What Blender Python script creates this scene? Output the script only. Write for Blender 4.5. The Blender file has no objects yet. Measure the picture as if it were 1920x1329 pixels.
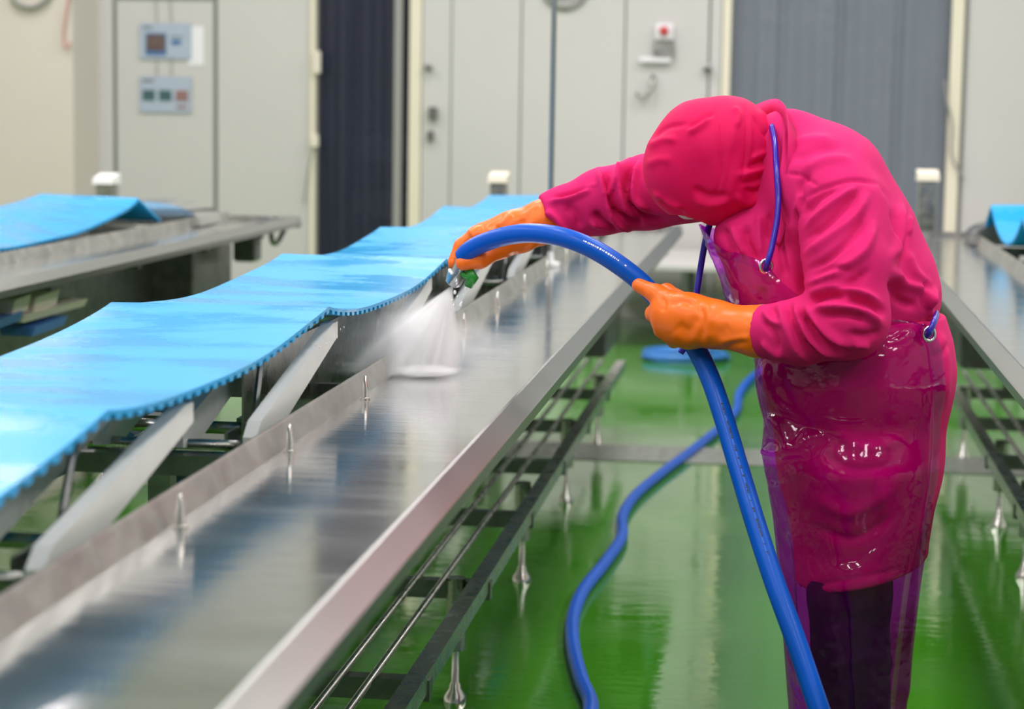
import bpy, math, random
import numpy as np
from mathutils import Vector, Matrix

random.seed(7)
rng = np.random.RandomState(11)
SC = bpy.context.scene
COL = SC.collection

# ------------------------------------------------------------------ camera
FPX = 3935.0
CAM = np.array([0.0, 0.0, 1.42])
_y = np.array([510.0, 459.5, -FPX]); _y /= np.linalg.norm(_y)           # table axis in camera space
_z = np.array([0.016, 1.0, (510 * 0.016 + 459.5) / FPX]); _z /= np.linalg.norm(_z)
_x = np.cross(_y, _z)
RC = np.array([_x, _y, _z])                                              # camera -> place
cam_d = bpy.data.cameras.new('camera')
cam_d.sensor_width = 36.0
cam_d.lens = FPX * 36.0 / 1920.0
cam_d.clip_start = 0.05
cam_d.dof.use_dof = True
cam_d.dof.focus_distance = 4.0
cam_d.dof.aperture_fstop = 3.8
cam = bpy.data.objects.new('camera', cam_d)
M4 = Matrix.Identity(4)
for i in range(3):
    for j in range(3):
        M4[i][j] = RC[i][j]
M4.translation = Vector(CAM)
cam.matrix_world = M4
COL.objects.link(cam)
SC.camera = cam

# ------------------------------------------------------------------ light
wd = bpy.data.worlds.new('world'); SC.world = wd; wd.use_nodes = True
wd.node_tree.nodes['Background'].inputs[0].default_value = (0.92, 0.96, 1.0, 1)
wd.node_tree.nodes['Background'].inputs[1].default_value = 0.22
SC.view_settings.view_transform = 'Standard'
SC.view_settings.look = 'None'
SC.view_settings.gamma = 1.0
SC.view_settings.exposure = -0.25
SC.view_settings.use_curve_mapping = False
LAMP_POWER = 57.0
SC.cycles.volume_bounces = 6
SC.cycles.transparent_max_bounces = 16

# ------------------------------------------------------------------ helpers
def ray(px, py):
    d = np.array([px - 960.0, 664.5 - py, -FPX])
    return RC @ d

def W(px, py, Y=None, Z=None, X=None):
    d = ray(px, py)
    if Y is not None: t = (Y - CAM[1]) / d[1]
    elif Z is not None: t = (Z - CAM[2]) / d[2]
    else: t = (X - CAM[0]) / d[0]
    return CAM + d * t

def proj(P):
    q = (np.asarray(P) - CAM) @ RC
    return np.stack([960 - FPX * q[:, 0] / q[:, 2], 664.5 + FPX * q[:, 1] / q[:, 2], -q[:, 2]], 1)

def lin(r, g, b):
    f = lambda c: (c / 255 / 12.92) if c / 255 <= 0.04045 else ((c / 255 + 0.055) / 1.055) ** 2.4
    return (f(r), f(g), f(b), 1.0)

def mat(name, col, rough=0.5, metal=0.0, spec=0.5, coat=0.0, coat_rough=0.05, noise=None, bump=None, sheen=0.0, rnoise=None):
    m = bpy.data.materials.new(name); m.use_nodes = True
    nt = m.node_tree; b = nt.nodes['Principled BSDF']
    b.inputs['Base Color'].default_value = col
    b.inputs['Roughness'].default_value = rough
    b.inputs['Metallic'].default_value = metal
    b.inputs['Specular IOR Level'].default_value = spec
    b.inputs['Coat Weight'].default_value = coat
    b.inputs['Coat Roughness'].default_value = coat_rough
    if sheen:
        b.inputs['Sheen Weight'].default_value = sheen
        b.inputs['Sheen Roughness'].default_value = 0.4
        b.inputs['Sheen Tint'].default_value = (min(1, col[0] * 1.3 + .1), col[1] + .1, col[2] + .15, 1)
    def tex(scale, detail=4, stretch=(1, 1, 1), rough_=0.55):
        tc = nt.nodes.new('ShaderNodeTexCoord'); mp = nt.nodes.new('ShaderNodeMapping')
        mp.inputs['Scale'].default_value = stretch
        n = nt.nodes.new('ShaderNodeTexNoise'); n.inputs['Scale'].default_value = scale
        n.inputs['Detail'].default_value = detail; n.inputs['Roughness'].default_value = rough_
        nt.links.new(tc.outputs['Object'], mp.inputs[0]); nt.links.new(mp.outputs[0], n.inputs['Vector'])
        return n
    if noise:   # (scale, amount, stretch)
        n = tex(noise[0], 5, noise[2] if len(noise) > 2 else (1, 1, 1))
        mx = nt.nodes.new('ShaderNodeMixRGB'); mx.blend_type = 'MULTIPLY'
        rp = nt.nodes.new('ShaderNodeValToRGB')
        rp.color_ramp.elements[0].position = 0.3; rp.color_ramp.elements[1].position = 0.7
        v = 1 - noise[1]
        rp.color_ramp.elements[0].color = (v, v, v, 1); rp.color_ramp.elements[1].color = (1, 1, 1, 1)
        nt.links.new(n.outputs['Fac'], rp.inputs[0])
        mx.inputs[0].default_value = 1; mx.inputs[1].default_value = col
        nt.links.new(rp.outputs[0], mx.inputs[2]); nt.links.new(mx.outputs[0], b.inputs['Base Color'])
    if rnoise:  # (scale, lo, hi, stretch)
        n = tex(rnoise[0], 4, rnoise[3] if len(rnoise) > 3 else (1, 1, 1))
        mr = nt.nodes.new('ShaderNodeMapRange')
        mr.inputs[1].default_value = 0.35; mr.inputs[2].default_value = 0.65
        mr.inputs[3].default_value = rnoise[1]; mr.inputs[4].default_value = rnoise[2]
        nt.links.new(n.outputs['Fac'], mr.inputs[0]); nt.links.new(mr.outputs[0], b.inputs['Roughness'])
    if bump:    # list of (scale, strength, stretch, dist)
        prev = None
        for bp in bump:
            n = tex(bp[0], 4, bp[2] if len(bp) > 2 else (1, 1, 1))
            bn = nt.nodes.new('ShaderNodeBump'); bn.inputs['Strength'].default_value = bp[1]
            bn.inputs['Distance'].default_value = bp[3] if len(bp) > 3 else 0.01
            nt.links.new(n.outputs['Fac'], bn.inputs['Height'])
            if prev: nt.links.new(prev.outputs[0], bn.inputs['Normal'])
            prev = bn
        nt.links.new(prev.outputs[0], b.inputs['Normal'])
    return m

class MB:
    def __init__(s): s.v = []; s.f = []
    def add(s, v, f):
        o = len(s.v); s.v += [tuple(map(float, p)) for p in v]; s.f += [tuple(i + o for i in q) for q in f]; return s
    def box(s, x0, x1, y0, y1, z0, z1):
        return s.add([(x0,y0,z0),(x1,y0,z0),(x1,y1,z0),(x0,y1,z0),(x0,y0,z1),(x1,y0,z1),(x1,y1,z1),(x0,y1,z1)],
                     [(3,2,1,0),(4,5,6,7),(0,1,5,4),(1,2,6,5),(2,3,7,6),(3,0,4,7)])
    def rbox(s, x0, x1, y0, y1, z0, z1, r=0.004):
        # box with chamfered vertical and top edges (prism along z with bevelled ends)
        def ring(e, z):
            return [(x0+e+r,y0+e,z),(x1-e-r,y0+e,z),(x1-e,y0+e+r,z),(x1-e,y1-e-r,z),(x1-e-r,y1-e,z),(x0+e+r,y1-e,z),(x0+e,y1-e-r,z),(x0+e,y0+e+r,z)]
        rs = [ring(r, z0), ring(0, z0 + r), ring(0, z1 - r), ring(r, z1)]
        return s.loft(rs, closed=True, cap=True)
    def loft(s, rings, closed=True, cap=False):
        n = len(rings[0]); v = [p for r in rings for p in r]; f = []
        for i in range(len(rings) - 1):
            for j in range(n if closed else n - 1):
                k = (j + 1) % n
                f.append((i*n+j, i*n+k, (i+1)*n+k, (i+1)*n+j))
        if cap:
            f.append(tuple(range(n))[::-1]); f.append(tuple((len(rings)-1)*n + j for j in range(n)))
        return s.add(v, f)
    def prism_y(s, prof, y0, y1, cap=True):     # closed (x,z) profile swept along y
        a = [(x, y0, z) for x, z in prof]; b = [(x, y1, z) for x, z in prof]
        return s.loft([a, b], True, cap)
    def tube(s, path, r, n=10, cap=True, flat=None):
        P = [np.array(p, float) for p in path]; m = len(P)
        rr = r if hasattr(r, '__len__') else [r] * m
        up = None; rings = []
        for i in range(m):
            t = P[min(i+1, m-1)] - P[max(i-1, 0)]; t /= (np.linalg.norm(t) + 1e-12)
            if up is None:
                up = np.array([0, 0, 1.0]) if abs(t[2]) < 0.9 else np.array([1.0, 0, 0])
            up = up - t * up.dot(t); up /= (np.linalg.norm(up) + 1e-12)
            sd = np.cross(t, up)
            fl = 1.0 if flat is None else flat
            rings.append([P[i] + rr[i] * (math.cos(a) * up + fl * math.sin(a) * sd) for a in [2*math.pi*k/n for k in range(n)]])
        return s.loft(rings, True, cap)
    def lathe(s, prof, c, n=16, axis='z'):      # prof: (r, h) list
        rings = []
        for r, h in prof:
            ring = []
            for k in range(n):
                a = 2*math.pi*k/n
                if axis == 'z': ring.append((c[0]+r*math.cos(a), c[1]+r*math.sin(a), c[2]+h))
                elif axis == 'y': ring.append((c[0]+r*math.cos(a), c[1]+h, c[2]+r*math.sin(a)))
                else: ring.append((c[0]+h, c[1]+r*math.cos(a), c[2]+r*math.sin(a)))
            rings.append(ring)
        return s.loft(rings, True, True)
    def build(s, name, m, parent=None, smooth=False, fix=True):
        me = bpy.data.meshes.new(name); me.from_pydata(s.v, [], s.f); me.update()
        if fix:
            import bmesh
            bm = bmesh.new(); bm.from_mesh(me); bmesh.ops.recalc_face_normals(bm, faces=bm.faces); bm.to_mesh(me); bm.free()
        return link(name, me, m, parent, smooth)

def link(name, me, m, parent=None, smooth=False):
    if m: me.materials.append(m)
    if smooth:
        me.polygons.foreach_set('use_smooth', [True] * len(me.polygons))
        if smooth == 'angle':
            me.set_sharp_from_angle(angle=math.radians(38))
    o = bpy.data.objects.new(name, me); COL.objects.link(o)
    if parent: o.parent = parent
    return o

def tag(o, label, cat, group=None, kind=None):
    o['label'] = label; o['category'] = cat
    if group: o['group'] = group
    if kind: o['kind'] = kind
    return o

def thing(name, label, cat, loc=(0, 0, 0), group=None):
    o = bpy.data.objects.new(name, None); COL.objects.link(o); o.location = loc; o.empty_display_size = 0.05
    return tag(o, label, cat, group)

def struct(o): o['kind'] = 'structure'; return o
def estruct(name):
    o = bpy.data.objects.new(name, None); COL.objects.link(o); o.empty_display_size = 0.05
    return struct(o)

def dup(o, parent, dx=0, dy=0, dz=0, name=None):
    c = o.copy(); COL.objects.link(c); c.parent = parent
    c.location = (o.location[0]+dx, o.location[1]+dy, o.location[2]+dz)
    return c

def catmull(pts, n=10):
    P = [np.array(p, float) for p in pts]; P = [2*P[0]-P[1]] + P + [2*P[-1]-P[-2]]; out = []
    for i in range(1, len(P) - 2):
        for k in range(n):
            t = k / n
            out.append(0.5*((2*P[i]) + (-P[i-1]+P[i+1])*t + (2*P[i-1]-5*P[i]+4*P[i+1]-P[i+2])*t*t + (-P[i-1]+3*P[i]-3*P[i+1]+P[i+2])*t**3))
    out.append(P[-2]); return out

# ---- implicit surfaces (smooth unions of tapered limbs) -> quads
def surfnet(fn, lo, hi, h):
    lo = np.array(lo, np.float64); n = np.ceil((np.array(hi) - lo) / h).astype(int) + 1
    ax = [np.float32(lo[k]) + np.arange(n[k], dtype=np.float32) * np.float32(h) for k in range(3)]
    V = fn(ax[0][:, None, None], ax[1][None, :, None], ax[2][None, None, :]).astype(np.float32)
    V = np.broadcast_to(V, tuple(n))
    S = V < 0
    C = np.zeros(tuple(n - 1), np.int8)
    for i in (0, 1):
        for j in (0, 1):
            for k in (0, 1):
                C += S[i:n[0]-1+i, j:n[1]-1+j, k:n[2]-1+k]
    act = (C > 0) & (C < 8)
    idx = np.argwhere(act)
    ID = -np.ones(act.shape, np.int64); ID[tuple(idx.T)] = np.arange(len(idx))
    acc = np.zeros((len(idx), 3)); cnt = np.zeros(len(idx))
    cor = [(i, j, k) for i in (0, 1) for j in (0, 1) for k in (0, 1)]
    for a in cor:
        for b in cor:
            if sum(abs(a[q]-b[q]) for q in range(3)) == 1 and a < b:
                va = V[tuple((idx + a).T)]; vb = V[tuple((idx + b).T)]
                m = (va < 0) != (vb < 0)
                t = np.where(m, va / np.where(m, va - vb, 1), 0)
                p = idx + np.array(a) + t[:, None] * (np.array(b) - np.array(a))
                acc += p * m[:, None]; cnt += m
    verts = lo + h * acc / cnt[:, None]
    faces = []
    for d in range(3):
        e, g = [(1, 2), (2, 0), (0, 1)][d]
        sl0 = [slice(1, n[q]-1) for q in range(3)]; sl0[d] = slice(0, n[d]-1)
        sl1 = list(sl0); sl1[d] = slice(1, n[d])
        s0 = S[tuple(sl0)]; s1 = S[tuple(sl1)]
        q = np.argwhere(s0 != s1)
        base = q.copy(); base[:, e] += 1; base[:, g] += 1
        flip = s0[tuple(q.T)]
        def cell(de, dg):
            c = base.copy(); c[:, e] -= de; c[:, g] -= dg
            return ID[tuple(c.T)]
        Q = np.stack([cell(1, 1), cell(0, 1), cell(0, 0), cell(1, 0)], 1)
        Q[~flip] = Q[~flip][:, ::-1]
        faces.append(Q)
    return verts, np.concatenate(faces)

def smooth_mesh(v, f, it=2, lam=0.5):
    e = np.concatenate([f[:, [0, 1]], f[:, [1, 2]], f[:, [2, 3]], f[:, [3, 0]]])
    e = np.concatenate([e, e[:, ::-1]])
    deg = np.bincount(e[:, 0], minlength=len(v))[:, None]
    for _ in range(it):
        a = np.stack([np.bincount(e[:, 0], weights=v[e[:, 1], k], minlength=len(v)) for k in range(3)], 1) / np.maximum(deg, 1)
        v = v + lam * (a - v)
    return v

def normals(v, f):
    n = np.cross(v[f[:, 2]] - v[f[:, 0]], v[f[:, 3]] - v[f[:, 1]])
    out = np.zeros_like(v)
    for k in range(4):
        for c in range(3):
            out[:, c] += np.bincount(f[:, k], weights=n[:, c], minlength=len(v))
    return out / (np.linalg.norm(out, axis=1)[:, None] + 1e-12)

def mesh_from(v, f, name):
    me = bpy.data.meshes.new(name)
    me.vertices.add(len(v)); me.vertices.foreach_set('co', v.astype(np.float32).ravel())
    me.loops.add(f.size); me.loops.foreach_set('vertex_index', f.astype(np.int32).ravel())
    me.polygons.add(len(f)); me.polygons.foreach_set('loop_start', np.arange(0, f.size, f.shape[1], dtype=np.int32))
    me.update(calc_edges=True); me.validate()
    return me

def rc(x, y, z, a, b, ra, rb, ky=1.0):
    """tapered capsule; ky<1 makes it wider across (along y)"""
    a = np.asarray(a, np.float32); b = np.asarray(b, np.float32)
    dx, dy, dz = x - a[0], (y - a[1]) * np.float32(ky), z - a[2]
    bx, by, bz = b[0]-a[0], (b[1]-a[1])*ky, b[2]-a[2]
    L = bx*bx + by*by + bz*bz + 1e-9
    t = np.clip((dx*bx + dy*by + dz*bz) / np.float32(L), 0, 1)
    return np.sqrt((dx-t*bx)**2 + (dy-t*by)**2 + (dz-t*bz)**2) - (np.float32(ra) + t*np.float32(rb-ra))

def ell(x, y, z, c, r):
    k = np.sqrt(((x-c[0])/r[0])**2 + ((y-c[1])/r[1])**2 + ((z-c[2])/r[2])**2)
    return (k - 1) * np.float32(min(r))

def smin(a, b, k):
    h = np.maximum(k - np.abs(a - b), 0) / np.float32(k)
    return np.minimum(a, b) - h*h*np.float32(k*0.25)

def strokes(v, f, S, scale=1.0):
    """press folds into a cloth mesh: each stroke is a line of points, a width and a height"""
    N = normals(v, f); P = proj(v)
    facing = ((CAM - v) * N).sum(1) / np.linalg.norm(CAM - v, axis=1)
    wt = np.clip(facing * 4 + 0.6, 0, 1)
    D = np.zeros(len(v))
    for s in S:
        pts, w, amp = s[0], s[1], s[2]
        pts = np.array(catmull([(p[0], p[1], 0) for p in pts], 6))[:, :2] if len(pts) > 2 else np.array(pts, float)
        box = (P[:, 0] > pts[:, 0].min()-3*w) & (P[:, 0] < pts[:, 0].max()+3*w) & (P[:, 1] > pts[:, 1].min()-3*w) & (P[:, 1] < pts[:, 1].max()+3*w)
        if len(s) > 3: box &= (v[:, 1] > s[3][0]) & (v[:, 1] < s[3][1])
        ii = np.nonzero(box)[0]
        if not len(ii): continue
        q = P[ii, :2]; best = np.full(len(ii), 1e9); tt = np.zeros(len(ii)); m = len(pts) - 1
        for i in range(m):
            a, b = pts[i], pts[i+1]; L = ((b-a)**2).sum() + 1e-9
            t = np.clip(((q-a)@(b-a))/L, 0, 1)
            d = np.linalg.norm(q - a - t[:, None]*(b-a), axis=1)
            c = d < best; best[c] = d[c]; tt[c] = (i + t[c]) / m
        tap = np.clip(np.minimum(tt, 1-tt)*5 + 0.12, 0, 1)
        g = np.exp(-(best/w)**2)
        D[ii] += amp * g * tap
    return v + N * (D * wt * scale)[:, None]

# ------------------------------------------------------------------ materials
M = {}
M['steel'] = mat('brushed_steel', (0.56, 0.56, 0.55, 1), 0.2, 0.9, rnoise=(9, 0.08, 0.15, (0.25, 1, 1)), bump=[(70, 0.12, (0.03, 1, 1), 0.004), (9, 0.05, (0.3, 1, 1), 0.006), (5, 0.03, (1, 0.6, 1), 0.01)])
M['steel2'] = mat('satin_steel', (0.50, 0.49, 0.46, 1), 0.32, 1.0, rnoise=(20, 0.2, 0.42), noise=(14, 0.25))
M['steel_lip'] = mat('matte_steel', (0.46, 0.455, 0.42, 1), 0.45, 0.85, noise=(12, 0.25), rnoise=(20, 0.38, 0.55))
M['steel_rim'] = mat('satin_rim_steel', (0.40, 0.41, 0.395, 1), 0.3, 1.0, noise=(3, 0.08))
M['steel_dark'] = mat('wet_dark_steel', (0.30, 0.30, 0.29, 1), 0.35, 1.0, noise=(18, 0.4))
M['plastic_white'] = mat('white_plastic_board', lin(214, 216, 212), 0.38, noise=(6, 0.10), bump=[(40, 0.05)])
M['wall'] = mat('white_wall_panel', lin(200, 198, 196), 0.45, noise=(1.2, 0.04))
M['wall_warm'] = mat('cream_wall_panel', lin(216, 208, 200), 0.5, noise=(1.2, 0.04))
M['frame'] = mat('cream_frame', lin(226, 219, 199), 0.45)
M['seam'] = mat('grey_seal', lin(128, 131, 126), 0.6)
M['ceiling'] = mat('ceiling_panel', lin(228, 228, 224), 0.6)
M['black'] = mat('black_rubber', lin(30, 30, 30), 0.5)
M['darkroom'] = mat('dim_room_blue', lin(38, 44, 58), 0.7, noise=(3, 0.4))  # dimness of the room behind is put into the colour
M['greyroom'] = mat('lit_room_grey', lin(140, 148, 156), 0.7, noise=(1.5, 0.3))  # grey stands in for a lit room behind
M['drain'] = mat('grey_drain_grate', lin(150, 156, 146), 0.5, 0.0, noise=(30, 0.4))
M['hose'] = mat('blue_hose_rubber', lin(0, 88, 200), 0.36, spec=0.22, coat=0.04, noise=(8, 0.12), bump=[(150, 0.04, (1, 1, 1), 0.002)])
M['hose_pale'] = mat('pale_blue_hose_rubber', lin(52, 122, 200), 0.3, noise=(5, 0.2))
M['white_print'] = mat('white_ink', lin(225, 228, 235), 0.5)
M['black_print'] = mat('black_ink', lin(8, 20, 50), 0.5)
M['jacket'] = mat('pink_twill', lin(218, 30, 110), 0.8, spec=0.2, sheen=0.06, noise=(5, 0.10), bump=[(700, 0.12, (1, 1, 1), 0.0012), (26, 0.10, (1, 1, 1), 0.01)])
M['hood'] = mat('crimson_pink_hood_cloth', lin(222, 2, 86), 0.7, spec=0.2, sheen=0.04, noise=(5, 0.08), bump=[(500, 0.08, (1, 1, 1), 0.001), (24, 0.12, (1, 1, 1), 0.01)])
M['trousers'] = mat('dark_trouser_cloth', lin(34, 26, 34), 0.8, bump=[(30, 0.2)])
M['glove'] = mat('orange_rubber', lin(252, 114, 12), 0.42, spec=0.4, coat=0.10, coat_rough=0.2, noise=(12, 0.06), bump=[(40, 0.06, (1, 1, 1), 0.006)])
M['strap'] = mat('violet_blue_strap', lin(44, 24, 170), 0.3, coat=0.4)
M['skin'] = mat('skin', lin(190, 140, 112), 0.55)
M['mask'] = mat('white_mask_cloth', lin(215, 216, 220), 0.8)
M['boot'] = mat('white_rubber_boot', lin(225, 225, 222), 0.4)
M['metal_ring'] = mat('chrome_grommet', (0.8, 0.78, 0.74, 1), 0.2, 1.0)
M['green_lever'] = mat('green_lever_plastic', lin(40, 140, 50), 0.3)
M['nozzle'] = mat('grey_nozzle_metal', (0.45, 0.47, 0.5, 1), 0.3, 1.0)
M['poster'] = mat('pale_blue_poster_paper', lin(172, 184, 202), 0.6, noise=(40, 0.08))
M['paper'] = mat('white_paper', lin(232, 230, 236), 0.7)
M['cord'] = mat('grey_cord', lin(150, 150, 146), 0.6)
M['redcord'] = mat('faded_red_cord', lin(205, 150, 140), 0.6)
M['cream_plastic'] = mat('cream_plastic', lin(226, 218, 204), 0.5)
M['blue_plastic'] = mat('blue_plastic', lin(70, 120, 190), 0.45)
M['red_plastic'] = mat('red_plastic', lin(200, 60, 60), 0.4)
M['lampwhite'] = mat('lamp_housing', lin(235, 235, 235), 0.4)

def belt_material():
    m = mat('blue_ribbed_belt', lin(0, 158, 220), 0.3, spec=0.32)
    nt = m.node_tree; b = nt.nodes['Principled BSDF']
    tc = nt.nodes.new('ShaderNodeTexCoord')
    # wet film: glossy patches
    n = nt.nodes.new('ShaderNodeTexNoise'); n.inputs['Scale'].default_value = 5.0; n.inputs['Detail'].default_value = 5
    mp = nt.nodes.new('ShaderNodeMapping'); mp.inputs['Scale'].default_value = (0.7, 1.6, 1)
    nt.links.new(tc.outputs['Object'], mp.inputs[0]); nt.links.new(mp.outputs[0], n.inputs['Vector'])
    mr = nt.nodes.new('ShaderNodeMapRange'); mr.inputs[1].default_value = 0.42; mr.inputs[2].default_value = 0.56
    mr.inputs[3].default_value = 0.2; mr.inputs[4].default_value = 0.45
    nt.links.new(n.outputs['Fac'], mr.inputs[0]); nt.links.new(mr.outputs[0], b.inputs['Roughness'])
    # ribs across the belt
    wv = nt.nodes.new('ShaderNodeTexWave'); wv.bands_direction = 'Y'; wv.inputs['Scale'].default_value = 24.0
    wv.inputs['Distortion'].default_value = 0.5
    nt.links.new(tc.outputs['Object'], wv.inputs['Vector'])
    bn = nt.nodes.new('ShaderNodeBump'); bn.inputs['Strength'].default_value = 0.14; bn.inputs['Distance'].default_value = 0.0012
    nt.links.new(wv.outputs['Fac'], bn.inputs['Height'])
    b2 = nt.nodes.new('ShaderNodeBump'); b2.inputs['Strength'].default_value = 0.2; b2.inputs['Distance'].default_value = 0.004
    nt.links.new(n.outputs['Fac'], b2.inputs['Height']); nt.links.new(bn.outputs[0], b2.inputs['Normal'])
    nt.links.new(b2.outputs[0], b.inputs['Normal'])
    b.inputs['Coat Weight'].default_value = 0.22; b.inputs['Coat Roughness'].default_value = 0.2
    nt.links.new(b2.outputs[0], b.inputs['Coat Normal'])
    return m
M['belt'] = belt_material()

def floor_material():
    m = mat('wet_green_floor', lin(66, 136, 30), 0.16, spec=0.75, noise=(1.3, 0.2))
    nt = m.node_tree; b = nt.nodes['Principled BSDF']
    tc = nt.nodes.new('ShaderNodeTexCoord')
    n = nt.nodes.new('ShaderNodeTexNoise'); n.inputs['Scale'].default_value = 2.2; n.inputs['Detail'].default_value = 4
    nt.links.new(tc.outputs['Object'], n.inputs['Vector'])
    mr = nt.nodes.new('ShaderNodeMapRange'); mr.inputs[1].default_value = 0.38; mr.inputs[2].default_value = 0.62
    mr.inputs[3].default_value = 0.03; mr.inputs[4].default_value = 0.15
    nt.links.new(n.outputs['Fac'], mr.inputs[0]); nt.links.new(mr.outputs[0], b.inputs['Roughness'])
    mp = nt.nodes.new('ShaderNodeMapping'); mp.inputs['Scale'].default_value = (1, 2.2, 1)
    nt.links.new(tc.outputs['Object'], mp.inputs[0])
    n2 = nt.nodes.new('ShaderNodeTexNoise'); n2.inputs['Scale'].default_value = 9; n2.inputs['Detail'].default_value = 3
    nt.links.new(mp.outputs[0], n2.inputs['Vector'])
    bn = nt.nodes.new('ShaderNodeBump'); bn.inputs['Strength'].default_value = 0.10; bn.inputs['Distance'].default_value = 0.01
    nt.links.new(n2.outputs['Fac'], bn.inputs['Height']); nt.links.new(bn.outputs[0], b.inputs['Normal'])
    return m
M['floor'] = floor_material()

def film(name, tint, body, body_fac, gloss_rough=0.08, bumps=((7, 0.25, 0.02),), weight=0.35, translucent=False):
    """thin plastic film: tinted see-through + a little body colour + gloss"""
    m = bpy.data.materials.new(name); m.use_nodes = True; nt = m.node_tree
    for n in list(nt.nodes): nt.nodes.remove(n)
    out = nt.nodes.new('ShaderNodeOutputMaterial')
    tr = nt.nodes.new('ShaderNodeBsdfTransparent'); tr.inputs[0].default_value = tint
    df = nt.nodes.new('ShaderNodeBsdfTranslucent' if translucent else 'ShaderNodeBsdfDiffuse'); df.inputs[0].default_value = body
    gl = nt.nodes.new('ShaderNodeBsdfGlossy'); gl.inputs['Roughness'].default_value = gloss_rough
    gl.inputs['Color'].default_value = (0.95, 0.93, 1, 1)
    m1 = nt.nodes.new('ShaderNodeMixShader'); m1.inputs[0].default_value = body_fac
    m2 = nt.nodes.new('ShaderNodeMixShader')
    lw = nt.nodes.new('ShaderNodeLayerWeight'); lw.inputs['Blend'].default_value = 0.5
    pw_ = nt.nodes.new('ShaderNodeMath'); pw_.operation = 'POWER'; pw_.inputs[1].default_value = 4.0
    ma_ = nt.nodes.new('ShaderNodeMath'); ma_.operation = 'MULTIPLY_ADD'; ma_.inputs[1].default_value = weight * 1.4; ma_.inputs[2].default_value = 0.032
    nt.links.new(lw.outputs['Facing'], pw_.inputs[0]); nt.links.new(pw_.outputs[0], ma_.inputs[0])
    nt.links.new(tr.outputs[0], m1.inputs[1]); nt.links.new(df.outputs[0], m1.inputs[2])
    nt.links.new(m1.outputs[0], m2.inputs[1]); nt.links.new(gl.outputs[0], m2.inputs[2])
    nt.links.new(ma_.outputs[0], m2.inputs[0]); nt.links.new(m2.outputs[0], out.inputs[0])
    tc = nt.nodes.new('ShaderNodeTexCoord'); prev = None
    for sc_, st, ds in bumps:
        n = nt.nodes.new('ShaderNodeTexNoise'); n.inputs['Scale'].default_value = sc_; n.inputs['Detail'].default_value = 3
        nt.links.new(tc.outputs['Object'], n.inputs['Vector'])
        bn = nt.nodes.new('ShaderNodeBump'); bn.inputs['Strength'].default_value = st; bn.inputs['Distance'].default_value = ds
        nt.links.new(n.outputs['Fac'], bn.inputs['Height'])
        if prev: nt.links.new(prev.outputs[0], bn.inputs['Normal'])
        prev = bn
    if prev:
        for q in (df, gl, lw): nt.links.new(prev.outputs[0], q.inputs['Normal'])
    return m
M['apron'] = film('purple_vinyl_film', (0.84, 0.15, 0.93, 1), lin(170, 16, 170), 0.16, 0.07, ((6, 0.5, 0.03), (22, 0.2, 0.01)), 0.30, True)
M['curtain_dark'] = film('dark_blue_vinyl_strip', (0.45, 0.48, 0.60, 1), lin(70, 76, 98), 0.35, 0.18, ((4, 0.2, 0.02),), 0.3)
M['curtain_grey'] = film('grey_vinyl_strip', (0.66, 0.70, 0.76, 1), lin(150, 158, 170), 0.55, 0.2, ((4, 0.3, 0.03),), 0.3)

# ------------------------------------------------------------------ room shell
YW = 13.9; XL, XR, ZC = -6.5, 5.0, 4.4; YB = -3.0
wx = lambda px, Y=YW: W(px, 250, Y=Y)[0]
floor = struct(MB().box(XL, XR, YB, YW + 3.2, -0.1, 0.0).build('floor', M['floor']))
struct(MB().box(XL, XR, YB, YW + 3.2, ZC, ZC + 0.1).build('ceiling', M['ceiling']))
struct(MB().box(XL - 0.1, XL, YB, YW, 0, ZC).build('wall_left', M['wall_warm']))
struct(MB().box(XR, XR + 0.1, YB, YW, 0, ZC).build('wall_right', M['wall']))

wb = estruct('wall_back')
g = 0.004
def panel(x0, x1, m=M['wall'], y=YW, th=0.08, z0=0.0, z1=ZC):
    return MB().box(x0 + g, x1 - g, y, y + th, z0, z1).build('wall_panel', m, wb)
MB().box(wx(143), wx(590), YW + 0.03, YW + 0.10, 0, ZC).build('seal_backing', M['seam'], wb)
MB().box(wx(766), wx(1364), YW + 0.05, YW + 0.12, 0, ZC).build('seal_backing', M['seam'], wb)
MB().box(wx(1776), XR, YW + 0.03, YW + 0.10, 0, ZC).build('seal_backing', M['seam'], wb)
panel(wx(143), wx(214)); panel(wx(407), wx(586))
panel(wx(214), wx(407), z0=2.16, z1=ZC)
panel(wx(1806), XR)
# cream return wall standing forward on the left
YF = YW - 0.5
xf = W(138, 250, Y=YF)[0]
struct(MB().box(XL, xf, YF, YW + 0.1, 0, ZC).build('wall_left_return', M['wall_warm']))

# door with thin grey outline (left)
d1 = estruct('door_1')
ztop = W(310, 2, Y=YW)[2]
MB().box(wx(221), wx(400), YW - 0.004, YW + 0.03, 0.0, ztop).build('door_leaf', M['wall'], d1)
MB().box(wx(216), wx(221), YW - 0.002, YW + 0.03, 0.0, ztop + .02).build('door_seal', M['seam'], d1)
MB().box(wx(400), wx(405.5), YW - 0.002, YW + 0.03, 0.0, ztop + .02).build('door_seal', M['seam'], d1)
MB().box(wx(221), wx(400), YW - 0.002, YW + 0.03, ztop, ztop + .02).build('door_seal', M['seam'], d1)

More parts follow.
